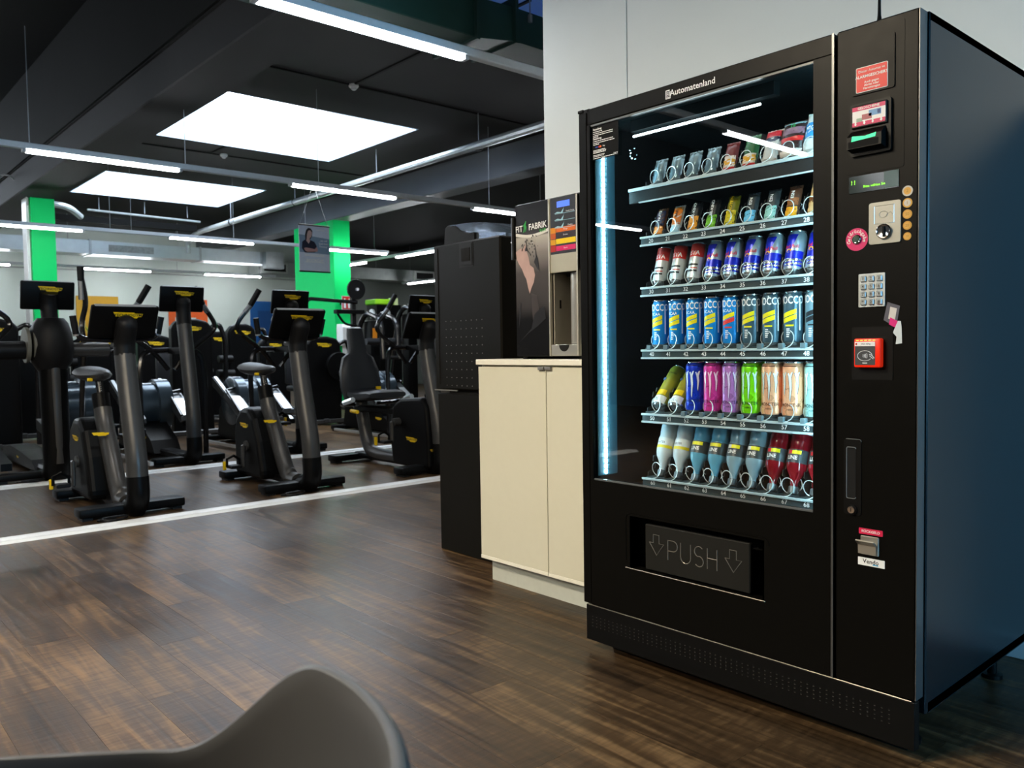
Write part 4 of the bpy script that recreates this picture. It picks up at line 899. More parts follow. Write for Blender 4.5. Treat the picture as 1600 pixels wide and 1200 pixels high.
for z0, z1, c in ((1.505, 1.528, ('fruit_amber', '#e09010')), (1.482, 1.504, ('fruit_orange', '#c85a10')), (1.458, 1.480, ('fruit_gold', '#d8a010')), (1.430, 1.456, ('fruit_red', '#b02a1c'))): menu(z0, z1, c, -1.617, -1.587, y=.3482)
mk = MB()
for z in (1.603, 1.575, 1.545):
    vs = [(-1.595, z-.018), (-1.575, z-.012), (-1.555, z-.016), (-1.540, z-.002), (-1.536, z+.006), (-1.545, z-.02)]
    mk.add([F(x, q, .3479) for x, q in vs], [tuple(range(6))]); mk.box(*(F(-1.59, z, .348)[0], F(-1.478, z, .348)[0]), F(0, 0, .3478)[1], F(0, 0, .3484)[1], z-.99-.0215, z-.99-.020)
mk.build('splash_white_print', M('splash_ice', '#9fd0e0', .4), sp2)
for z in (1.588, 1.532): text('menu_lettering', 'Frucht Shake' if z > 1.55 else 'Eiweiss', .009, F(-1.503, z, .3476), WHITEP, sp2)
for z, s_ in ((1.518, 'Mango'), (1.495, 'Schoko'), (1.442, 'Beere')): text('menu_lettering', s_, .009, F(-1.53, z, .3476), WHITEP, sp2)
NST = M('niche_steel', (.36, .34, .29), .4, metal=.3)
ni = L(MB().box(-1.622, -1.470, .54, .548, 1.05, 1.344)).build('outlet_niche', NST, sd)
L(MB().cyl((-1.512, .418, 1.052), (-1.512, .418, 1.343), .044, seg=28)).build('steel_cylinder', M('polished_steel', (.5, .5, .47), .22, metal=.6), ni)
L(MB().box(-1.6195, -1.613, .364, .538, 1.051, 1.344)).build('niche_side', NST, sd); L(MB().box(-1.4695, -1.465, .364, .538, 1.051, 1.344)).build('niche_side', NST, sd)
L(MB().cyl((-1.58, .43, 1.345), (-1.58, .43, 1.33), .022, .018, 14)).build('nozzle', BLACK, sd)
dt = L(MB().box(-1.622, -1.472, .348, .54, 1.003, 1.050, bev=.002)).build('drip_tray', STEEL, sd)
L(MB().add([(-1.545+.03*math.cos(a), .3475, 1.049+.028*math.sin(a)) for a in [PI+k*PI/8 for k in range(9)]], [tuple(range(9))])).build('tray_notch', GAP, dt)
L(MB().box(-1.613, -1.612, .392, .402, 1.20, 1.235)).build('cup_sensor', GAP, ni)
# ------------------------------------------------------------------ black tower unit
TW = M('tower_black', (.007, .0066, .0055), .42, spec=.14, bump=.05, bscale=700)
tw = thing('cooling_unit', 'black metal tower unit with a dotted front and curved lid behind the cupboard', 'cooling unit', (-2.36, .7, 0))
def L(mb): return mb.xform(Matrix.Translation((2.36, -.7, 0)))
L(MB().box(-2.608, -2.115, .49, .93, 0, .812, bev=.004)).build('base_cabinet', TW, tw)
L(MB().box(-2.55, -2.15, .52, .9, .812, .832)).build('spacer', GAP, tw)
L(MB().box(-2.628, -2.100, .49, .93, .832, 1.568, bev=.008)).build('upper_housing', TW, tw)
L(MB().box(-2.590, -2.587, .487, .49, .86, 1.55)).build('panel_seam', GAP, tw)
L(MB().box(-2.628, -2.44, .484, .49, .826, .832)).build('latch', M('latch_steel', (.35, .34, .32), .3, metal=.7), tw)
rc = L(MB().box(-2.402, -2.308, .486, .4905, 1.448, 1.552).box(-2.41, -2.30, .4885, .4905, 1.44, 1.56)).build('recessed_grip', M('grip_frame', (.009, .0086, .0075), .4, spec=.2), tw)
L(MB().box(-2.388, -2.322, .484, .4862, 1.468, 1.532)).build('grip_opening', GAP, rc)
dm = MB().lathe([(.0026, 0), (.0024, -.0014), (.001, -.002)], 8, (0, 0, 0), 'y').mesh('rivet', M('rivet_light', (.22, .21, .2), .35, metal=.4))
for r in range(9):
    for c in range(8 if r < 6 else 6):
        obj('rivet', dm, tw, loc=(-2.528+c*.041+2.36, .4895-.7, 1.178-r*.0405))
LIDM = M('lid_gloss', (.28, .36, .48), .16, metal=.8)
li = L(MB().prism([(-2.585, 1.568), (-2.575, 1.655), (-2.55, 1.668), (-2.50, 1.66), (-2.44, 1.625), (-2.38, 1.61), (-2.34, 1.612), (-2.34, 1.568)], .53, .545, 'xz')).build('lid_front', TW, tw)
secs = []
for y in (.545, .62, .72, .82, .90):
    k = math.sin((y-.50)/.42*PI*.55); secs.append([(x, y, z) for x, z in [(-2.585, 1.568), (-2.575, 1.655+.012*k), (-2.55, 1.668+.02*k), (-2.46, 1.672+.02*k-(.04 if y < .56 else 0)), (-2.36, 1.662+.015*k-(.05 if y < .56 else 0)), (-2.24, 1.634-(.03 if y < .56 else 0)), (-2.12, 1.585), (-2.12, 1.568)]])
L(MB().loft(secs)).build('curved_lid', LIDM, li)
L(MB().ball((-2.099, .56, 1.535), .005, seg=8, rings=6)).build('side_screw', CHROME, tw)
# ------------------------------------------------------------------ hanging poster
po = thing('hanging_poster', 'grey hanging poster of a woman with folded arms, on wires below the light rail', 'poster', (-7.36, 2.36, 1.9))
MB().box(-.003, .003, -.185, .18, .01, .50).build('poster_sheet', M('poster_blue_grey', '#cfdcf0', .5), po)
MB().box(-.008, .008, -.19, .185, .498, .514, bev=.003).build('top_bar', BLACK, po); MB().box(-.008, .008, -.19, .185, -.004, .012, bev=.003).build('bottom_bar', BLACK, po)
def Q(name, pts, mat, d=.0036, par=po): return MB().add([(d, y, z) for y, z in pts], [tuple(range(len(pts)))]).build(name, mat, par)
Q('photo_field', [(-.185, .21), (.18, .20), (.18, .37), (-.185, .40)], M('poster_slate', '#7f9ab8', .5), .0034)
Q('hair_print', [(-.11, .33), (-.115, .40), (-.10, .45), (-.075, .475), (-.045, .472), (-.025, .445), (-.03, .39), (-.06, .34)], M('hair_dark', '#191420', .5), .0038)
Q('face_print', [(-.095, .36), (-.09, .41), (-.075, .445), (-.05, .452), (-.032, .43), (-.035, .40), (-.045, .375), (-.06, .365), (-.055, .33), (-.075, .305), (-.10, .335)], M('skin_print', '#c9a9a6', .5), .0042)
Q('top_print', [(-.155, .25), (-.15, .32), (-.12, .345), (-.10, .345), (-.07, .305), (-.055, .345), (-.005, .33), (.02, .29), (.025, .235), (.0, .215), (-.11, .205), (-.125, .21)], M('top_navy', '#171a34', .5), .0040)
Q('arm_print', [(-.13, .255), (-.10, .262), (.0, .25), (.02, .275), (.035, .25), (.03, .225), (-.09, .215), (-.115, .225)], M('skin_print2', '#b89090', .5), .0044)
for k, s_ in enumerate(('„Ich will', 'Spaß beim', 'Training“')): text('poster_lettering', s_, .028, (.0046, .105, .345-.032*k), WHITEP, po, '+x', .005)
text('poster_lettering', 'BIOCIRCUIT', .038, (.0046, .0, .125), WHITEP, po, '+x', .014)
lm = MB()
for z in (.185, .172, .105): lm.box(.0040, .0046, -.12, .11, z, z+.005)
lm.box(.0040, .0046, .02, .12, .455, .461); lm.build('poster_small_print', WHITEP, po)
MB().tube([(0, -.17, .514), (0, 0, .95)], .0022, 4).tube([(0, .165, .514), (0, 0, .95)], .0022, 4).build('hanging_wire', WIRE, po)
# ------------------------------------------------------------------ dispenser and sign at the green column
pd = thing('towel_dispenser', 'white paper towel dispenser with a towel hanging out on the green column', 'dispenser', (-12.8, 5.86, 1.13))
MB().loft([[(x, y*s_, z) for x, y in ((0, -.17), (.20*d_, -.15), (.20*d_, .15), (0, .17))] for z, s_, d_ in ((0, .95, .7), (.10, 1, 1), (.34, 1, .95), (.40, .95, .7))], smooth=False).build('cover', WHITEPL, pd)
MB().ball((.20, 0, .10), .008, .03, .025, 8, 6).build('lever', BLACK, pd)
MB().box(.08, .083, -.10, .10, -.32, .0).build('paper_towel', M('paper_white', (.8, .8, .8), .7), pd)
es = thing('safety_sign', 'small red fire safety sign above the towel dispenser', 'sign', (-12.6, 5.80, 1.79))
MB().box(0, .012, -.105, .105, 0, .255).build('sign_board', WHITEP, es); MB().box(.012, .014, -.095, .095, .01, .245).build('sign_field', M('fire_red', '#c81810', .5), es)
MB().prism([(-.07, .03), (-.02, .03), (-.02, .15), (-.035, .19), (-.03, .21), (-.06, .21), (-.055, .19), (-.07, .15)], .014, .016, 'yz').prism([(.02, .03), (.07, .03), (.06, .09), (.075, .14), (.045, .22), (.03, .15), (.015, .10)], .014, .016, 'yz').build('pictogram', WHITEP, es)
MB().box(-.2, 0, -.03, .03, .1, .14).build('bracket', BLACK, es)
# ------------------------------------------------------------------ gym machines
BADGE = [(a*.00108, b*.00108) for a, b in ((-84, 20), (-40, 19), (33, 18), (38, 12), (83, 10), (78, -10), (58, -12), (53, -20), (-22, -20), (-32, -10), (-67, -9))]
def badge(parent, at, face, sc=1., sub=True, rot=0.):
    vs = [(a*sc, b*sc) for a, b in BADGE]
    e = .0012
    o = flat(MB(), vs, [tuple(range(len(vs)))], face, at, rot).build('logo_badge', YEL, parent)
    if sub:
        d = {'-y': (0, -e, 0), '+x': (e, 0, 0)}[face]
        text('logo_lettering', 'TECHNOGYM', .027*sc, tuple(a+b for a, b in zip(at, d)), YTXT, parent, face, .022, rot)
    return o
def console(parent, u, z, tilt, w_=.41, h_=.235):
    c = MB().box(-.016, .016, -w_/2, w_/2, -h_/2, h_/2, bev=.012, seg=2).build('console', SHROUD, parent, loc=(u, 0, z), rot=(0, tilt, 0))
    MB().box(-.018, -.0162, -w_/2+.015, w_/2-.015, -h_/2+.015, h_/2-.015).build('screen', M('console_screen', (.01, .012, .015), .1), c)
    MB().box(-.014, .012, -w_/2+.02, w_/2-.02, h_/2-.001, h_/2+.001).build('top_edge', M('console_edge', (.28, .29, .3), .3), c)
    badge(c, (.0168, .015, h_*.24), '+x', 1.0)
    return c
def ellpath(pts, rx, ry, seg=12):
    # section with its long axis across (y); pts in (u, z)
    secs = []
    n = len(pts)
    for i, (u, z) in enumerate(pts):
        a = pts[min(i+1, n-1)]; b_ = pts[max(i-1, 0)]; t = Vector((a[0]-b_[0], 0, a[1]-b_[1])).normalized(); nn = Vector((t.z, 0, -t.x))
        rxx = rx[i] if isinstance(rx, list) else rx; ryy = ry[i] if isinstance(ry, list) else ry
        secs.append([Vector((u, 0, z))+nn*rxx*math.cos(q)+Vector((0, 1, 0))*ryy*math.sin(q) for q in [2*PI*k/seg for k in range(seg)]])
    return secs
def foot(parent, u, half, w_=.07, h_=.068):
    MB().box(u-w_, u+w_, -half, half, .018, h_+.01, bev=.014, seg=2).build('foot_bar', RUBBER if False else SHROUD, parent)
    for s_ in (-1, 1): MB().box(u-w_*.8, u+w_*.8, s_*half-.05*s_-.03, s_*half-.05*s_+.03, 0, .02).build('foot_pad', RUBBER, parent)
def sm2(pts, n=5): return [(v.x, v.z) for v in smoothpath([(u, 0, z) for u, z in pts], n)]
def column(t, tall=0.):
    MB().loft(ellpath(sm2([(.02, .055), (.11, .07), (.155, .14), (.15, .26)]), .072, .068)).build('column_knee', SHROUD, t)
    a = [(.15, .255), (.13, .42), (.03, .80), (-.02, 1.03)] if not tall else [(.15, .255), (.14, .5), (.06, .95), (-.01, 1.30)]
    MB().loft(ellpath(sm2(a), .068, .064, 16)).build('column', GUN, t)
    b_ = [(-.02, 1.03), (-.015, 1.12), (.03, 1.21), (.065, 1.275)] if not tall else [(-.01, 1.30), (-.02, 1.42), (-.01, 1.50), (.01, 1.56)]
    MB().loft(ellpath(sm2(b_), [.067]*12+[.064, .058, .046, .02], [.066]*12+[.063, .058, .046, .02])).build('console_neck', RUBBER, t)
def pedal(parent, u, y, z, s_):
    p_ = MB().box(u-.055, u+.055, y-.045, y+.045, z-.012, z+.012, bev=.006).build('pedal', RUBBER, parent)
    MB().tube([(u-.02, y-.05, z), (u-.02, y-.05, z+.06), (u-.01, y, z+.085), (u-.02, y+.05, z+.05), (u-.02, y+.05, z)], .011, 6, ell=.4).build('pedal_strap', SHROUD, p_)
    MB().box(u-.075, u-.055, y-.052*s_-.012, y-.052*s_+.012, z-.03, z+.04, bev=.004).build('strap_end', YEL, p_)
def bike(label, X_, Y_):
    t = thing('exercise_bike', label, 'exercise bike', (X_, Y_, 0), group='exercise bikes behind the front floor strip')
    foot(t, 0, .325); foot(t, -.90, .25)
    MB().box(-.92, .06, -.05, .05, .035, .085, bev=.015, seg=2).build('base_beam', SHROUD, t)
    column(t); console(t, -.02, 1.245, math.radians(30))
    MB().prism([(.10, .0705), (.10, .045), (.165, .045), (.165, .08)], -.02, .02, 'xz').build('rating_plate', M('plate_pale', (.5, .5, .46), .5), t)
    hb = MB().tube(roundpath([(-.13, -.27, 1.275), (-.15, -.245, 1.14), (-.10, 0, 1.125), (-.15, .245, 1.14), (-.13, .27, 1.275)], .07), .017, 8).build('handlebar', TUBEBLK, t)
    for s_ in (-1, 1):
        MB().tube([(-.142, s_*.252, 1.17), (-.128, s_*.272, 1.285)], .021, 8).build('grip', RUBBER, hb)
        MB().tube([(-.146, s_*.249, 1.16), (-.139, s_*.257, 1.20)], .0215, 8).build('pulse_sensor', ALU, hb)
    MB().box(-.16, -.06, -.05, .05, 1.08, 1.115, bev=.01).build('bar_clamp', GUN, t)
    MB().loft(ellpath(sm2([(-.06, .075), (-.20, .085), (-.28, .16), (-.40, .36), (-.52, .55), (-.56, .66)]), [.045]*5+[.068]*21, .058)).build('seat_tube', GUN, t)
    MB().loft(ellpath([(-.555, .62), (-.60, .76)], .058, .058)).build('post_sleeve', SHROUD, t)
    sp = MB().loft(ellpath([(-.59, .74), (-.635, .885)], .026, .026)).build('seat_post', TUBEBLK, t)
    nt_ = MB()
    for k in range(9): nt_.ball((-.566-.0045*k, .0, .742+.0145*k), .004, seg=6, rings=4)
    nt_.build('post_holes', WHITEPL, sp, kind='stuff')
    st = []
    for (u, hw, zt, zb) in ((-.44, .02, .915, .885), (-.48, .04, .930, .868), (-.60, .065, .934, .852), (-.70, .11, .940, .845), (-.80, .125, .952, .852), (-.86, .115, .955, .87), (-.89, .07, .94, .89)):
        st.append([(u, hw*math.cos(a), (zt+zb)/2+(zt-zb)/2*math.sin(a)) for a in [2*PI*k/12 for k in range(12)]])
    se = MB().loft(st).build('seat', VINYL, t)
    MB().cyl((-.60, -.05, .862), (-.60, -.08, .862), .012, seg=8).build('seat_lever', YEL, se)
    ho = [(-.86, .05), (-.87, .40), (-.83, .52), (-.72, .60), (-.60, .60), (-.50, .52), (-.42, .34), (-.36, .12), (-.36, .05)]
    hs = MB().prism(ho, -.155, .02, 'xz').build('drive_housing', SHROUD, t)
    bd = hs.modifiers.new('b', 'BEVEL'); bd.width = .04; bd.segments = 3; bd.limit_method = 'ANGLE'
    badge(hs, (-.66, -.1562, .46), '-y', .85); badge(hs, (-.37, -.07, .50), '+x', .6, False)
    cr_ = MB().cyl((-.62, -.17, .30), (-.62, .09, .30), .04, seg=12).box(-.64, -.60, -.20, -.175, .13, .31, bev=.008).box(-.64, -.60, .075, .10, .29, .47, bev=.008).build('crank', GUN, t)
    pedal(t, -.62, -.26, .145, 1); pedal(t, -.62, .16, .455, -1)
    MB().tube(smoothpath([(.09, -.12, .008), (.14, -.24, .010), (.205, -.12, .014), (.14, -.07, .020), (.17, -.22, .022), (.215, -.18, .010), (.16, -.10, .008)], 5), .007, 5).build('power_cable', RUBBER, t)
    return t
b1 = bike('black upright exercise bike with a screen, beside the large-hubbed cross trainer', -4.79, -.385)
b2 = copy_tree(b1, None, label='black upright exercise bike with a screen, beside the recumbent bike'); b2.location = (-4.79, .83, 0)
# recumbent bike
t = thing('recumbent_bike', 'black recumbent exercise bike with a padded high-back seat next to the black tower', 'exercise bike', (-4.79, 2.0, 0), group='exercise bikes behind the front floor strip')
foot(t, 0, .325); foot(t, -1.13, .30)
MB().box(-1.15, .06, -.05, .05, .035, .09, bev=.015, seg=2).build('base_beam', SHROUD, t)
column(t); console(t, -.02, 1.235, math.radians(28))
ho = [(-.42, .05), (-.46, .30), (-.40, .56), (-.28, .62), (.02, .64), (.09, .56), (.12, .30), (.12, .05)]
hs = MB().prism(ho, -.10, .10, 'xz').build('drive_housing', SHROUD, t); bd = hs.modifiers.new('b', 'BEVEL'); bd.width = .025; bd.segments = 3; bd.limit_method = 'ANGLE'
badge(hs, (-.12, -.1012, .28), '-y', .9); badge(hs, (.1215, -.03, .2), '+x', .6)
MB().loft(ellpath(sm2([(-.35, .09), (-.75, .09), (-.95, .14), (-1.05, .40), (-1.08, .56)]), .06, .058)).build('seat_support', GUN, t)
MB().box(-1.12, -.42, -.06, .06, .47, .53, bev=.015).build('seat_rail', SHROUD, t)
cr_ = MB().cyl((-.30, -.16, .42), (-.30, .16, .42), .035, seg=12).box(-.32, -.28, -.19, -.165, .25, .43, bev=.008).box(-.32, -.28, .165, .19, .41, .59, bev=.008).build('crank', GUN, t)
pedal(t, -.30, -.245, .26, 1); pedal(t, -.30, .245, .575, -1)
st = []
for (u, hw, zt, zb) in ((-.62, .19, .66, .61), (-.66, .20, .68, .59), (-.85, .20, .665, .585), (-1.0, .19, .68, .60), (-1.04, .17, .67, .62)):
    st.append([(u, hw*max(-1, min(1, 1.25*math.cos(a))), (zt+zb)/2+(zt-zb)/2*max(-1, min(1, 1.2*math.sin(a)))) for a in [2*PI*k/16 for k in range(16)]])
MB().loft(st).build('seat_cushion', VINYL, t)
bk = []
prof = [(.56, .10, .02), (.58, .185, .04), (.70, .21, .05), (.85, .20, .05), (.97, .16, .045), (1.01, .10, .04), (1.05, .088, .04), (1.18, .082, .04), (1.245, .074, .035), (1.258, .055, .01)]
for (z, hw, th) in prof:
    u = -1.05-(z-.56)*.18
    bk.append([(u+th*max(-1, min(1, 1.2*math.cos(a)))*(.75 if abs(math.sin(a)) < .2 and .6 < z < 1.0 and math.cos(a) > 0 else 1), hw*max(-1, min(1, 1.15*math.sin(a))), z) for a in [2*PI*k/20 for k in range(20)]])
MB().loft(bk).build('backrest', VINYL, t)
MB().tube(roundpath([(-.98, -.12, .60), (-1.12, -.12, .62), (-1.16, -.10, .95)], .06), .016, 8).tube(roundpath([(-.98, .12, .60), (-1.12, .12, .62), (-1.16, .10, .95)], .06), .016, 8).build('back_frame', GUN, t)
for s_ in (-1, 1):
    h_ = MB().tube(roundpath([(-1.0, s_*.12, .54), (-.95, s_*.30, .55), (-.72, s_*.31, .60)], .06), .017, 8).build('side_handle', TUBEBLK, t)
    MB().tube([(-.86, s_*.305, .572), (-.70, s_*.312, .605)], .024, 8).build('handle_grip', ALU, h_)
    MB().tube([(-.82, s_*.26, .50), (-.70, s_*.27, .495)], .017, 8).build('seat_lever', YEL, t)
MB().box(-.98, -.94, .10, .13, .62, .70).build('adjuster', YEL, t)
# cross trainers of the second row
def drum(parent, u, y, z):
    d_ = MB().lathe([(.05, -.20), (.25, -.20), (.27, -.19), (.27, -.09), (.25, -.085), (.235, -.08), (.235, .05), (.25, .055), (.27, .06), (.27, .19), (.25, .20), (.05, .20)], 28, (u, y, z), 'y').build('flywheel_drum', M('drum_blue_grey', (.045, .065, .085), .22, metal=.5), parent)
    return d_
def cross_trainer(label, X_, Y_):
    t = thing('cross_trainer', label, 'cross trainer', (X_, Y_, 0), group='cross trainers in the second row')
    foot(t, 0, .325); column(t, 1.); console(t, -.05, 1.54, math.radians(14), .405, .24)
    MB().box(-1.75, .05, -.07, .07, .03, .10, bev=.015).build('base_beam', SHROUD, t); foot(t, -1.70, .28)
    cbr = MB().tube(roundpath([(-.35, -.30, .02), (-.35, -.31, .85), (-.37, -.27, 1.065), (-.37, .27, 1.065), (-.35, .31, .85), (-.35, .30, .02)], .10), .027, 8).build('front_frame', TUBEBLK, t)
    MB().box(-.40, -.02, -.03, .03, 1.03, 1.09).build('frame_link', SHROUD, t)
    for s_ in (-1, 1):
        hnd = MB().tube(smoothpath([(-.38, s_*.03, .88), (-.37, s_*.17, 1.05), (-.37, s_*.40, 1.24), (-.36, s_*.42, 1.34), (-.33, s_*.31, 1.50), (-.30, s_*.22, 1.66)], 5), .024, 8).build('moving_handle', TUBEBLK, t)
        MB().tube([(-.325, s_*.30, 1.515), (-.297, s_*.212, 1.675)], .029, 8).build('grip', RUBBER, hnd)
        MB().tube([(-.345, s_*.352, 1.44), (-.328, s_*.302, 1.51)], .0265, 8).build('pulse_sensor', M('sensor_grey', (.22, .23, .24), .35, metal=.4), hnd)
        rp = MB().prism([(-1.45, .76), (-.55, .30), (-.55, .25), (-1.45, .66)], s_*.24-.035, s_*.24+.035, 'xz').build('pedal_arm', SHROUD, t)
        MB().prism([(-1.45, .761), (-.55, .301), (-.55, .306), (-1.45, .766)], s_*.24-.016, s_*.24+.016, 'xz').build('arm_top', ALU, rp)
        fp_ = MB().prism([(-1.02, .62), (-.64, .40), (-.62, .36), (-.66, .34), (-1.05, .55)], s_*.24-.075, s_*.24+.07, 'xz').build('foot_plate', M('plate_dark', (.05, .055, .06), .3, metal=.4), t)
        MB().prism([(-.90, .556), (-.645, .408), (-.64, .415), (-.90, .566)], s_*.24-.045, s_*.24+.045, 'xz').build('tread_plate', ALU, t)
        MB().tube([(-.64, s_*.24-.068, .41), (-.98, s_*.24-.068, .63), (-1.02, s_*.24+.06, .65), (-.98, s_*.24+.065, .63)], .014, 6).build('plate_rim', TUBEBLK, fp_)
    drum(t, -1.15, 0, .50)
    hs = MB().prism([(-1.70, .06), (-1.62, .40), (-1.40, .5), (-1.0, .36), (-.65, .18), (-.55, .06)], -.13, .13, 'xz').build('drive_housing', SHROUD, t)
    badge(hs, (-.85, -.1312, .20), '-y', .8, False)
    MB().box(-1.5, .1, -.38, -.35, .03, .06).build('side_rail', ALU, t)
    return t
c1 = cross_trainer('black cross trainer with a tall screen and curved handles, between the two upright bikes', -6.93, .77)
for lab, y in (('black cross trainer with curved handles, seen beyond the upright bike next to the recumbent bike', 1.86), ('black cross trainer with curved handles, beyond the recumbent bike', 3.52)):
    c = copy_tree(c1, None, label=lab); c.location = (-6.93, y, 0)
# large-hubbed cross trainer
t = thing('cross_trainer', 'black cross trainer with a thick round hub and horizontal shaft under its screen', 'cross trainer', (-6.82, -.38, 0), group='cross trainers in the second row')
foot(t, -.06, .42, .06); MB().box(-1.7, .05, -.08, .08, .03, .11, bev=.02).build('base_beam', SHROUD, t); foot(t, -1.65, .30)
MB().loft(ellpath(sm2([(.02, .06), (.10, .10), (.10, .40), (.08, .80), (.07, 1.02)]), .10, .105, 16)).build('column', SHROUD, t)
MB().loft(ellpath([(.16, .15), (.15, .5), (.13, .98)], .05, .05)).build('column_front', GUN, t)
hb = MB().lathe([(.02, .88), (.10, .90), (.15, .98), (.165, 1.08), (.155, 1.22), (.13, 1.30), (.10, 1.34), (.02, 1.345)], 20, (.06, .0, 0)).build('hub', RUBBER, t)
MB().cyl((.03, -1.0, 1.08), (.03, .44, 1.08), .062, seg=16).build('pivot_shaft', GUN, t)
MB().cyl((.03, -.56, 1.08), (.03, -.18, 1.08), .072, seg=16).build('shaft_sleeve', RUBBER, t)
for y in (-.13, -.175): MB().lathe([(.05, -.014), (.145, -.012), (.145, .012), (.05, .014)], 20, (.02, y, 1.12), 'y').build('hub_disc', M('disc_grey', (.14, .135, .11), .4), t)
MB().loft(ellpath(sm2([(.05, 1.30), (.02, 1.42), (.03, 1.50), (.05, 1.55)]), .06, .065)).build('console_neck', RUBBER, t)
console(t, .0, 1.53, math.radians(12), .40, .235)
for s_, y in ((-1, -.42), (1, .25)):
    lv = MB().tube(smoothpath([(-.05, y-.05*(s_ < 0), .04), (-.10, y-.05*(s_ < 0), .55), (.03, y, 1.08), (.0, y-.14*s_ if s_ < 0 else y, 1.30), (.02, y-.03*s_*-1, 1.48), (.02, y, 1.72)], 6), .022, 8).build('moving_handle', TUBEBLK, t)
    MB().tube([(.02, y, 1.66), (.02, y, 1.78)], [.026, .029], 8).build('grip', RUBBER, lv)
    MB().tube([(.02, y, 1.50), (.02, y, 1.655)], .024, 8).build('pulse_sensor', M('sensor_grey', (.22, .23, .24), .35, metal=.4), lv)
    MB().prism([(-1.4, .42), (-.05, .16), (-.05, .10), (-1.4, .32)], y*.8-.04, y*.8+.04, 'xz').build('pedal_arm', SHROUD, t)
MB().tube(roundpath([(-.10, -.24, 1.14), (.0, -.20, 1.14), (.0, .22, 1.14), (-.03, .26, 1.30)], .05), .018, 8).build('fixed_handle', TUBEBLK, t)
MB().tube([(-.02, .25, 1.22), (-.03, .262, 1.33)], .024, 8).build('fixed_grip', ALU, t)
hs = MB().prism([(-1.6, .06), (-1.55, .16), (-1.2, .2), (-.8, .18), (-.35, .14), (-.2, .06)], -.10, .10, 'xz').build('drive_housing', SHROUD, t)
badge(hs, (-.9, -.1012, .12), '-y', .5, False); drum(t, -1.0, .38, .55)
MB().tube(smoothpath([(.06, -.15, .010), (.13, -.3, .026), (.2, -.18, .026), (.10, -.10, .028), (.18, -.28, .036)], 5), .007, 5).build('power_cable', RUBBER, t)
# ------------------------------------------------------------------ strength machines in the third row
def strength(label, X_, Y_, h=1.44, w_=.48, kind=0, turn=0.):
    t = thing('strength_machine', label, 'gym machine', (X_, Y_, 0), (0, 0, turn), 'strength machines in the third row')
    out = [(-w_/2, .06), (-w_/2, h-.10), (-w_/2+.06, h-.03), (-.06, h), (.06, h), (w_/2-.06, h-.03), (w_/2, h-.10), (w_/2, .06)]
    tw_ = MB().prism(out, -.14, .0, 'yz').build('weight_shroud', SHROUD, t); bd = tw_.modifiers.new('b', 'BEVEL'); bd.width = .03; bd.segments = 3; bd.limit_method = 'ANGLE'
    badge(tw_, (.0012, .0, h-.12), '+x', 1.25)
    MB().box(-1.1, .05, -.04, .04, .03, .09, bev=.01).box(-.05, .02, -.3, .3, .02, .08, bev=.01).box(-1.1, -1.02, -.3, .3, .02, .08, bev=.01).build('base_frame', GUN, t)
    for s_ in (-1, 1): MB().box(-.10, .0, s_*.27-.04, s_*.27+.04, 0, .02).box(-1.1, -1.0, s_*.27-.04, s_*.27+.04, 0, .02).build('foot_pad', RUBBER, t)
    MB().tube(roundpath([(-.05, w_/2-.02, h-.12), (-.02, w_/2+.10, h-.05), (-.02, w_/2+.17, h-.30), (-.08, w_/2+.17, .05)], .10), .028, 10).build('frame_tube', TUBEBLK, t)
    if kind in (0, 1):
        MB().box(-.85, -.45, -.18, .18, .46, .54, bev=.03, seg=2).build('seat', VINYL, t)
        MB().box(-.93, -.84, -.16, .16, .56, 1.10, bev=.03, seg=2).build('backrest', VINYL, t)
        MB().box(-.70, -.62, -.04, .04, .08, .47).build('seat_column', GUN, t)
    if kind == 1:
        ar_ = MB().tube(roundpath([(-.1, w_/2+.12, .85), (.12, w_/2+.12, .85), (.16, w_/2+.25, .55)], .1), .03, 10).build('lever_arm', TUBEBLK, t)
        MB().lathe([(.04, -.03), (.19, -.03), (.20, -.01), (.20, .01), (.19, .03), (.04, .03)], 24, (.14, w_/2-.12, .82), 'x').build('cam_disc', SHROUD, ar_)
        MB().cyl((.16, w_/2-.02, .86), (.22, w_/2-.02, .86), .055, seg=14).cyl((.16, w_/2-.1, .72), (.26, w_/2-.1, .72), .05, seg=14).build('roller_pad', RUBBER, ar_)
    if kind == 2:
        MB().tube(roundpath([(-.5, -.3, h-.2), (-.2, -.32, h+.02), (.1, -.3, h-.1), (.1, -.3, .6)], .12), .026, 10).build('lever_arm', TUBEBLK, t)
        MB().cyl((.0, -.36, .75), (.0, -.14, .75), .06, seg=14).cyl((.1, -.38, .95), (.1, -.2, .95), .05, seg=14).build('roller_pad', RUBBER, t)
    return t
strength('black strength machine with a yellow logo on its shroud, behind the large-hubbed cross trainer', -9.4, -.35)
strength('low black strength machine with roller pads behind the mustard panel side', -9.8, .72, 1.18, .44, 2)
strength('black strength machine with a bent frame tube in front of the orange panel', -9.4, 1.76, 1.46, .50)
strength('black strength machine with roller pads in front of the blue wall panel', -9.9, 2.62, 1.42, .40, 2)
strength('black strength machine with a round cam disc on a lever beside the green column', -9.5, 3.62, 1.24, .52, 1)
strength('narrow black strength machine between the weight frames and the back row', -11.2, 1.2, 1.30, .44, 0)
strength('tall black strength machine near the far weight frames', -11.6, 3.0, 1.36, .44, 2)
for k, (x_, y_, h_, lab) in enumerate(((-10.6, .12, 1.28, 'black strength machine standing between the left green column and the bikes'), (-11.4, 1.98, 1.30, 'black strength machine standing beyond the orange panel machine'), (-11.3, 3.75, 1.26, 'black strength machine left of the round cam disc machine'), (-11.3, 4.5, 1.22, 'black strength machine in front of the towel dispenser column'))):
    strength(lab, x_, y_, h_, .5, 0)
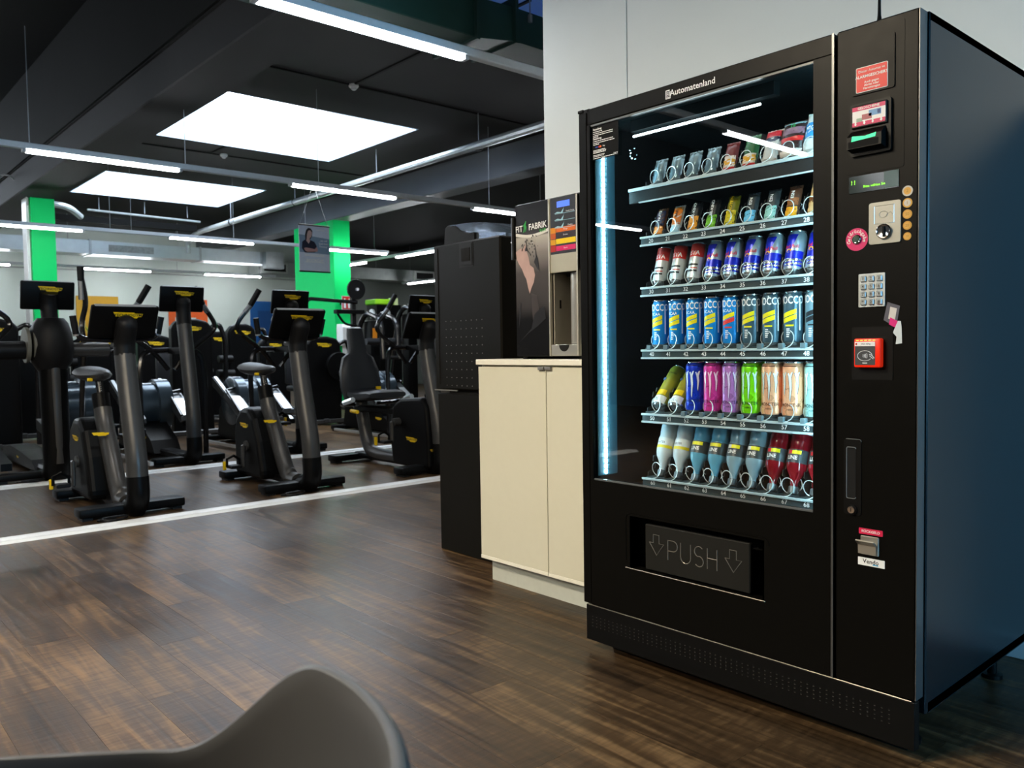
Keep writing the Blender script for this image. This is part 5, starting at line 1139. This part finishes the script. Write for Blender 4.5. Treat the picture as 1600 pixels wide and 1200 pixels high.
# cable towers with bent tubes right of the green column
def cable_station(label, X_, Y_, h):
    t = thing('cable_machine', label, 'gym machine', (X_, Y_, 0), group='cable machines beside the green column')
    MB().tube(roundpath([(-.5, -.12, .05), (-.15, -.12, h-.15), (.05, -.12, h), (.45, -.12, h-.12), (.5, -.12, .9)], .14, 5), .042, 10).build('arch_tube', TUBEBLK, t)
    MB().tube(roundpath([(-.5, .16, .05), (-.15, .16, h-.15), (.05, .16, h), (.45, .16, h-.12), (.5, .16, .9)], .14, 5), .042, 10).build('arch_tube', TUBEBLK, t)
    MB().box(-.14, .06, -.07, .11, .05, h-.12, bev=.02, seg=2).build('weight_shroud', SHROUD, t)
    MB().box(.061, .064, -.03, .05, h-.42, h-.24).build('warning_label', M('label_orange', '#e08a10', .5), t)
    MB().box(-.6, .6, -.16, .2, .0, .06, bev=.01).build('base_frame', GUN, t)
    MB().cyl((.3, -.3, h-.45), (.3, .34, h-.45), .05, seg=12).build('roller_pad', VINYL, t)
    MB().cyl((.50, -.12, .92), (.50, .16, .92), .03, seg=10).build('grip_bar', RUBBER, t)
    for y in (-.12, .16): MB().lathe([(.02, -.012), (.07, -.012), (.07, .012), (.02, .012)], 16, (.2, y, h-.02), 'y').build('pulley', ALU, t)
    return t
for k, (x, y, h, lab) in enumerate(((-10.3, 4.9, 1.62, 'black cable machine with bent arch tubes beside the towel dispenser'), (-10.5, 5.75, 1.75, 'taller black cable machine with bent arch tubes next to the black tower unit'))):
    cable_station(lab, x, y, h)
t = thing('weight_rack', 'black weight rack with a round plate on its upright beside the green column', 'weight rack', (-11.6, 5.36, 0))
MB().box(-.04, .04, -.06, .02, .0, 2.02, bev=.01).box(-.5, .5, -.08, .04, 0, .08, bev=.01).build('upright', TUBEBLK, t)
MB().lathe([(.03, -.02), (.17, -.02), (.175, -.01), (.175, .01), (.17, .02), (.03, .02)], 24, (.08, 0, 2.08), 'x').build('weight_plate', RUBBER, t)
MB().cyl((.0, 0, 2.08), (.14, 0, 2.08), .025, seg=10).build('plate_peg', ALU, t)
MB().tube(roundpath([(.1, -.95, 1.6), (.1, -.95, 1.90), (.1, .0, 1.86)], .1), .032, 10).build('bent_bar', TUBEBLK, t)
MB().box(.03, .16, -.42, .12, 1.66, 1.73, bev=.01).tube(roundpath([(.1, -.38, 1.66), (.1, -.25, 1.48), (.1, .0, 1.46)], .1), .02, 8).build('cross_arm', SHROUD, t)
t = thing('bench', 'lime green padded bench top beyond the weight rack', 'bench', (-13.5, 7.2, 0))
MB().box(-.2, .2, -.34, .12, 1.95, 2.06, bev=.02).build('pad', M('lime_pad', '#8ac81e', .5), t); MB().box(-.05, .05, .13, .3, 1.96, 2.1).build('pad_end', M('pad_pale', '#c8d8a0', .5), t)
MB().box(-.18, .18, -.3, .28, 0, 1.95).build('stand', SHROUD, t)
# ------------------------------------------------------------------ foreground shell chair
ch = thing('shell_chair', 'grey plastic shell armchair standing close by in the foreground', 'chair')
CHG = M('grey_shell_plastic', (.05, .052, .056), .42, spec=.4, bump=.05, bscale=900)
def shell_chair(root, cx, cy, face):
    # local: +u = facing direction, v = across
    root.location = (cx, cy, 0); root.rotation_euler = (0, 0, face)
    n = 65; lv = 16; rings = []
    def S(x): x = max(0, min(1, x)); return x*x*(3-2*x)
    W, LR, ZB, ZA, D0, D1 = .299, .284, .761, .647, .357, .673
    for i in range(n):
        a = i/(n-1); th = PI*(a-.5)*1.34; d = abs(a-.5)*2; arm = max(0, abs(th)-PI/2)
        zt = ZB+(ZA-ZB)*S((d-D0)/(D1-D0)); ring = []
        for j in range(lv):
            k = j/(lv-1)                        # 0 seat centre .. 1 rim
            q = math.sin(min(1, k/.78)*PI/2)*.93+.07*k
            u = -LR*q*math.cos(th) if abs(th) <= PI/2 else LR*q*math.sin(arm)*1.9
            v = W*q*(math.sin(th) if abs(th) <= PI/2 else math.copysign(1, th))
            z = .44+(zt-.44)*S(max(0, (k-.22)/.95))/S(.78/.95)
            ring.append((u, v, z))
        # rolled rim
        u, v, z = ring[-1]; l = math.hypot(u, v); ring.append((u*(1+.012/l), v*(1+.012/l), z-.003)); ring.append((u*(1+.018/l), v*(1+.018/l), z-.016))
        rings.append(ring)
    lv += 2
    vs = [p for r_ in rings for p in r_]; fs = []
    for i in range(n-1):
        for j in range(lv-1):
            q = i*lv+j; fs.append((q, q+1, q+lv+1, q+lv))
    o = MB().add(vs, fs, True).build('seat_shell', CHG, root)
    sd_ = o.modifiers.new('s', 'SOLIDIFY'); sd_.thickness = .010; sd_.offset = -1
    ss = o.modifiers.new('d', 'SUBSURF'); ss.levels = 1; ss.render_levels = 1
    MB().box(-.16, .30, -.18, .18, .425, .440, bev=.006, seg=2).build('seat_pan', CHG, root)
    for (x, y) in ((.24, .24), (.24, -.24), (-.24, .24), (-.24, -.24)):
        MB().tube([(x*.6, y*.6, .43), (x, y, .0)], [.016, .010], 8).build('leg', M('chair_leg_dark', (.03, .03, .03), .4), root)
shell_chair(ch, .211, -1.986, 4.062)
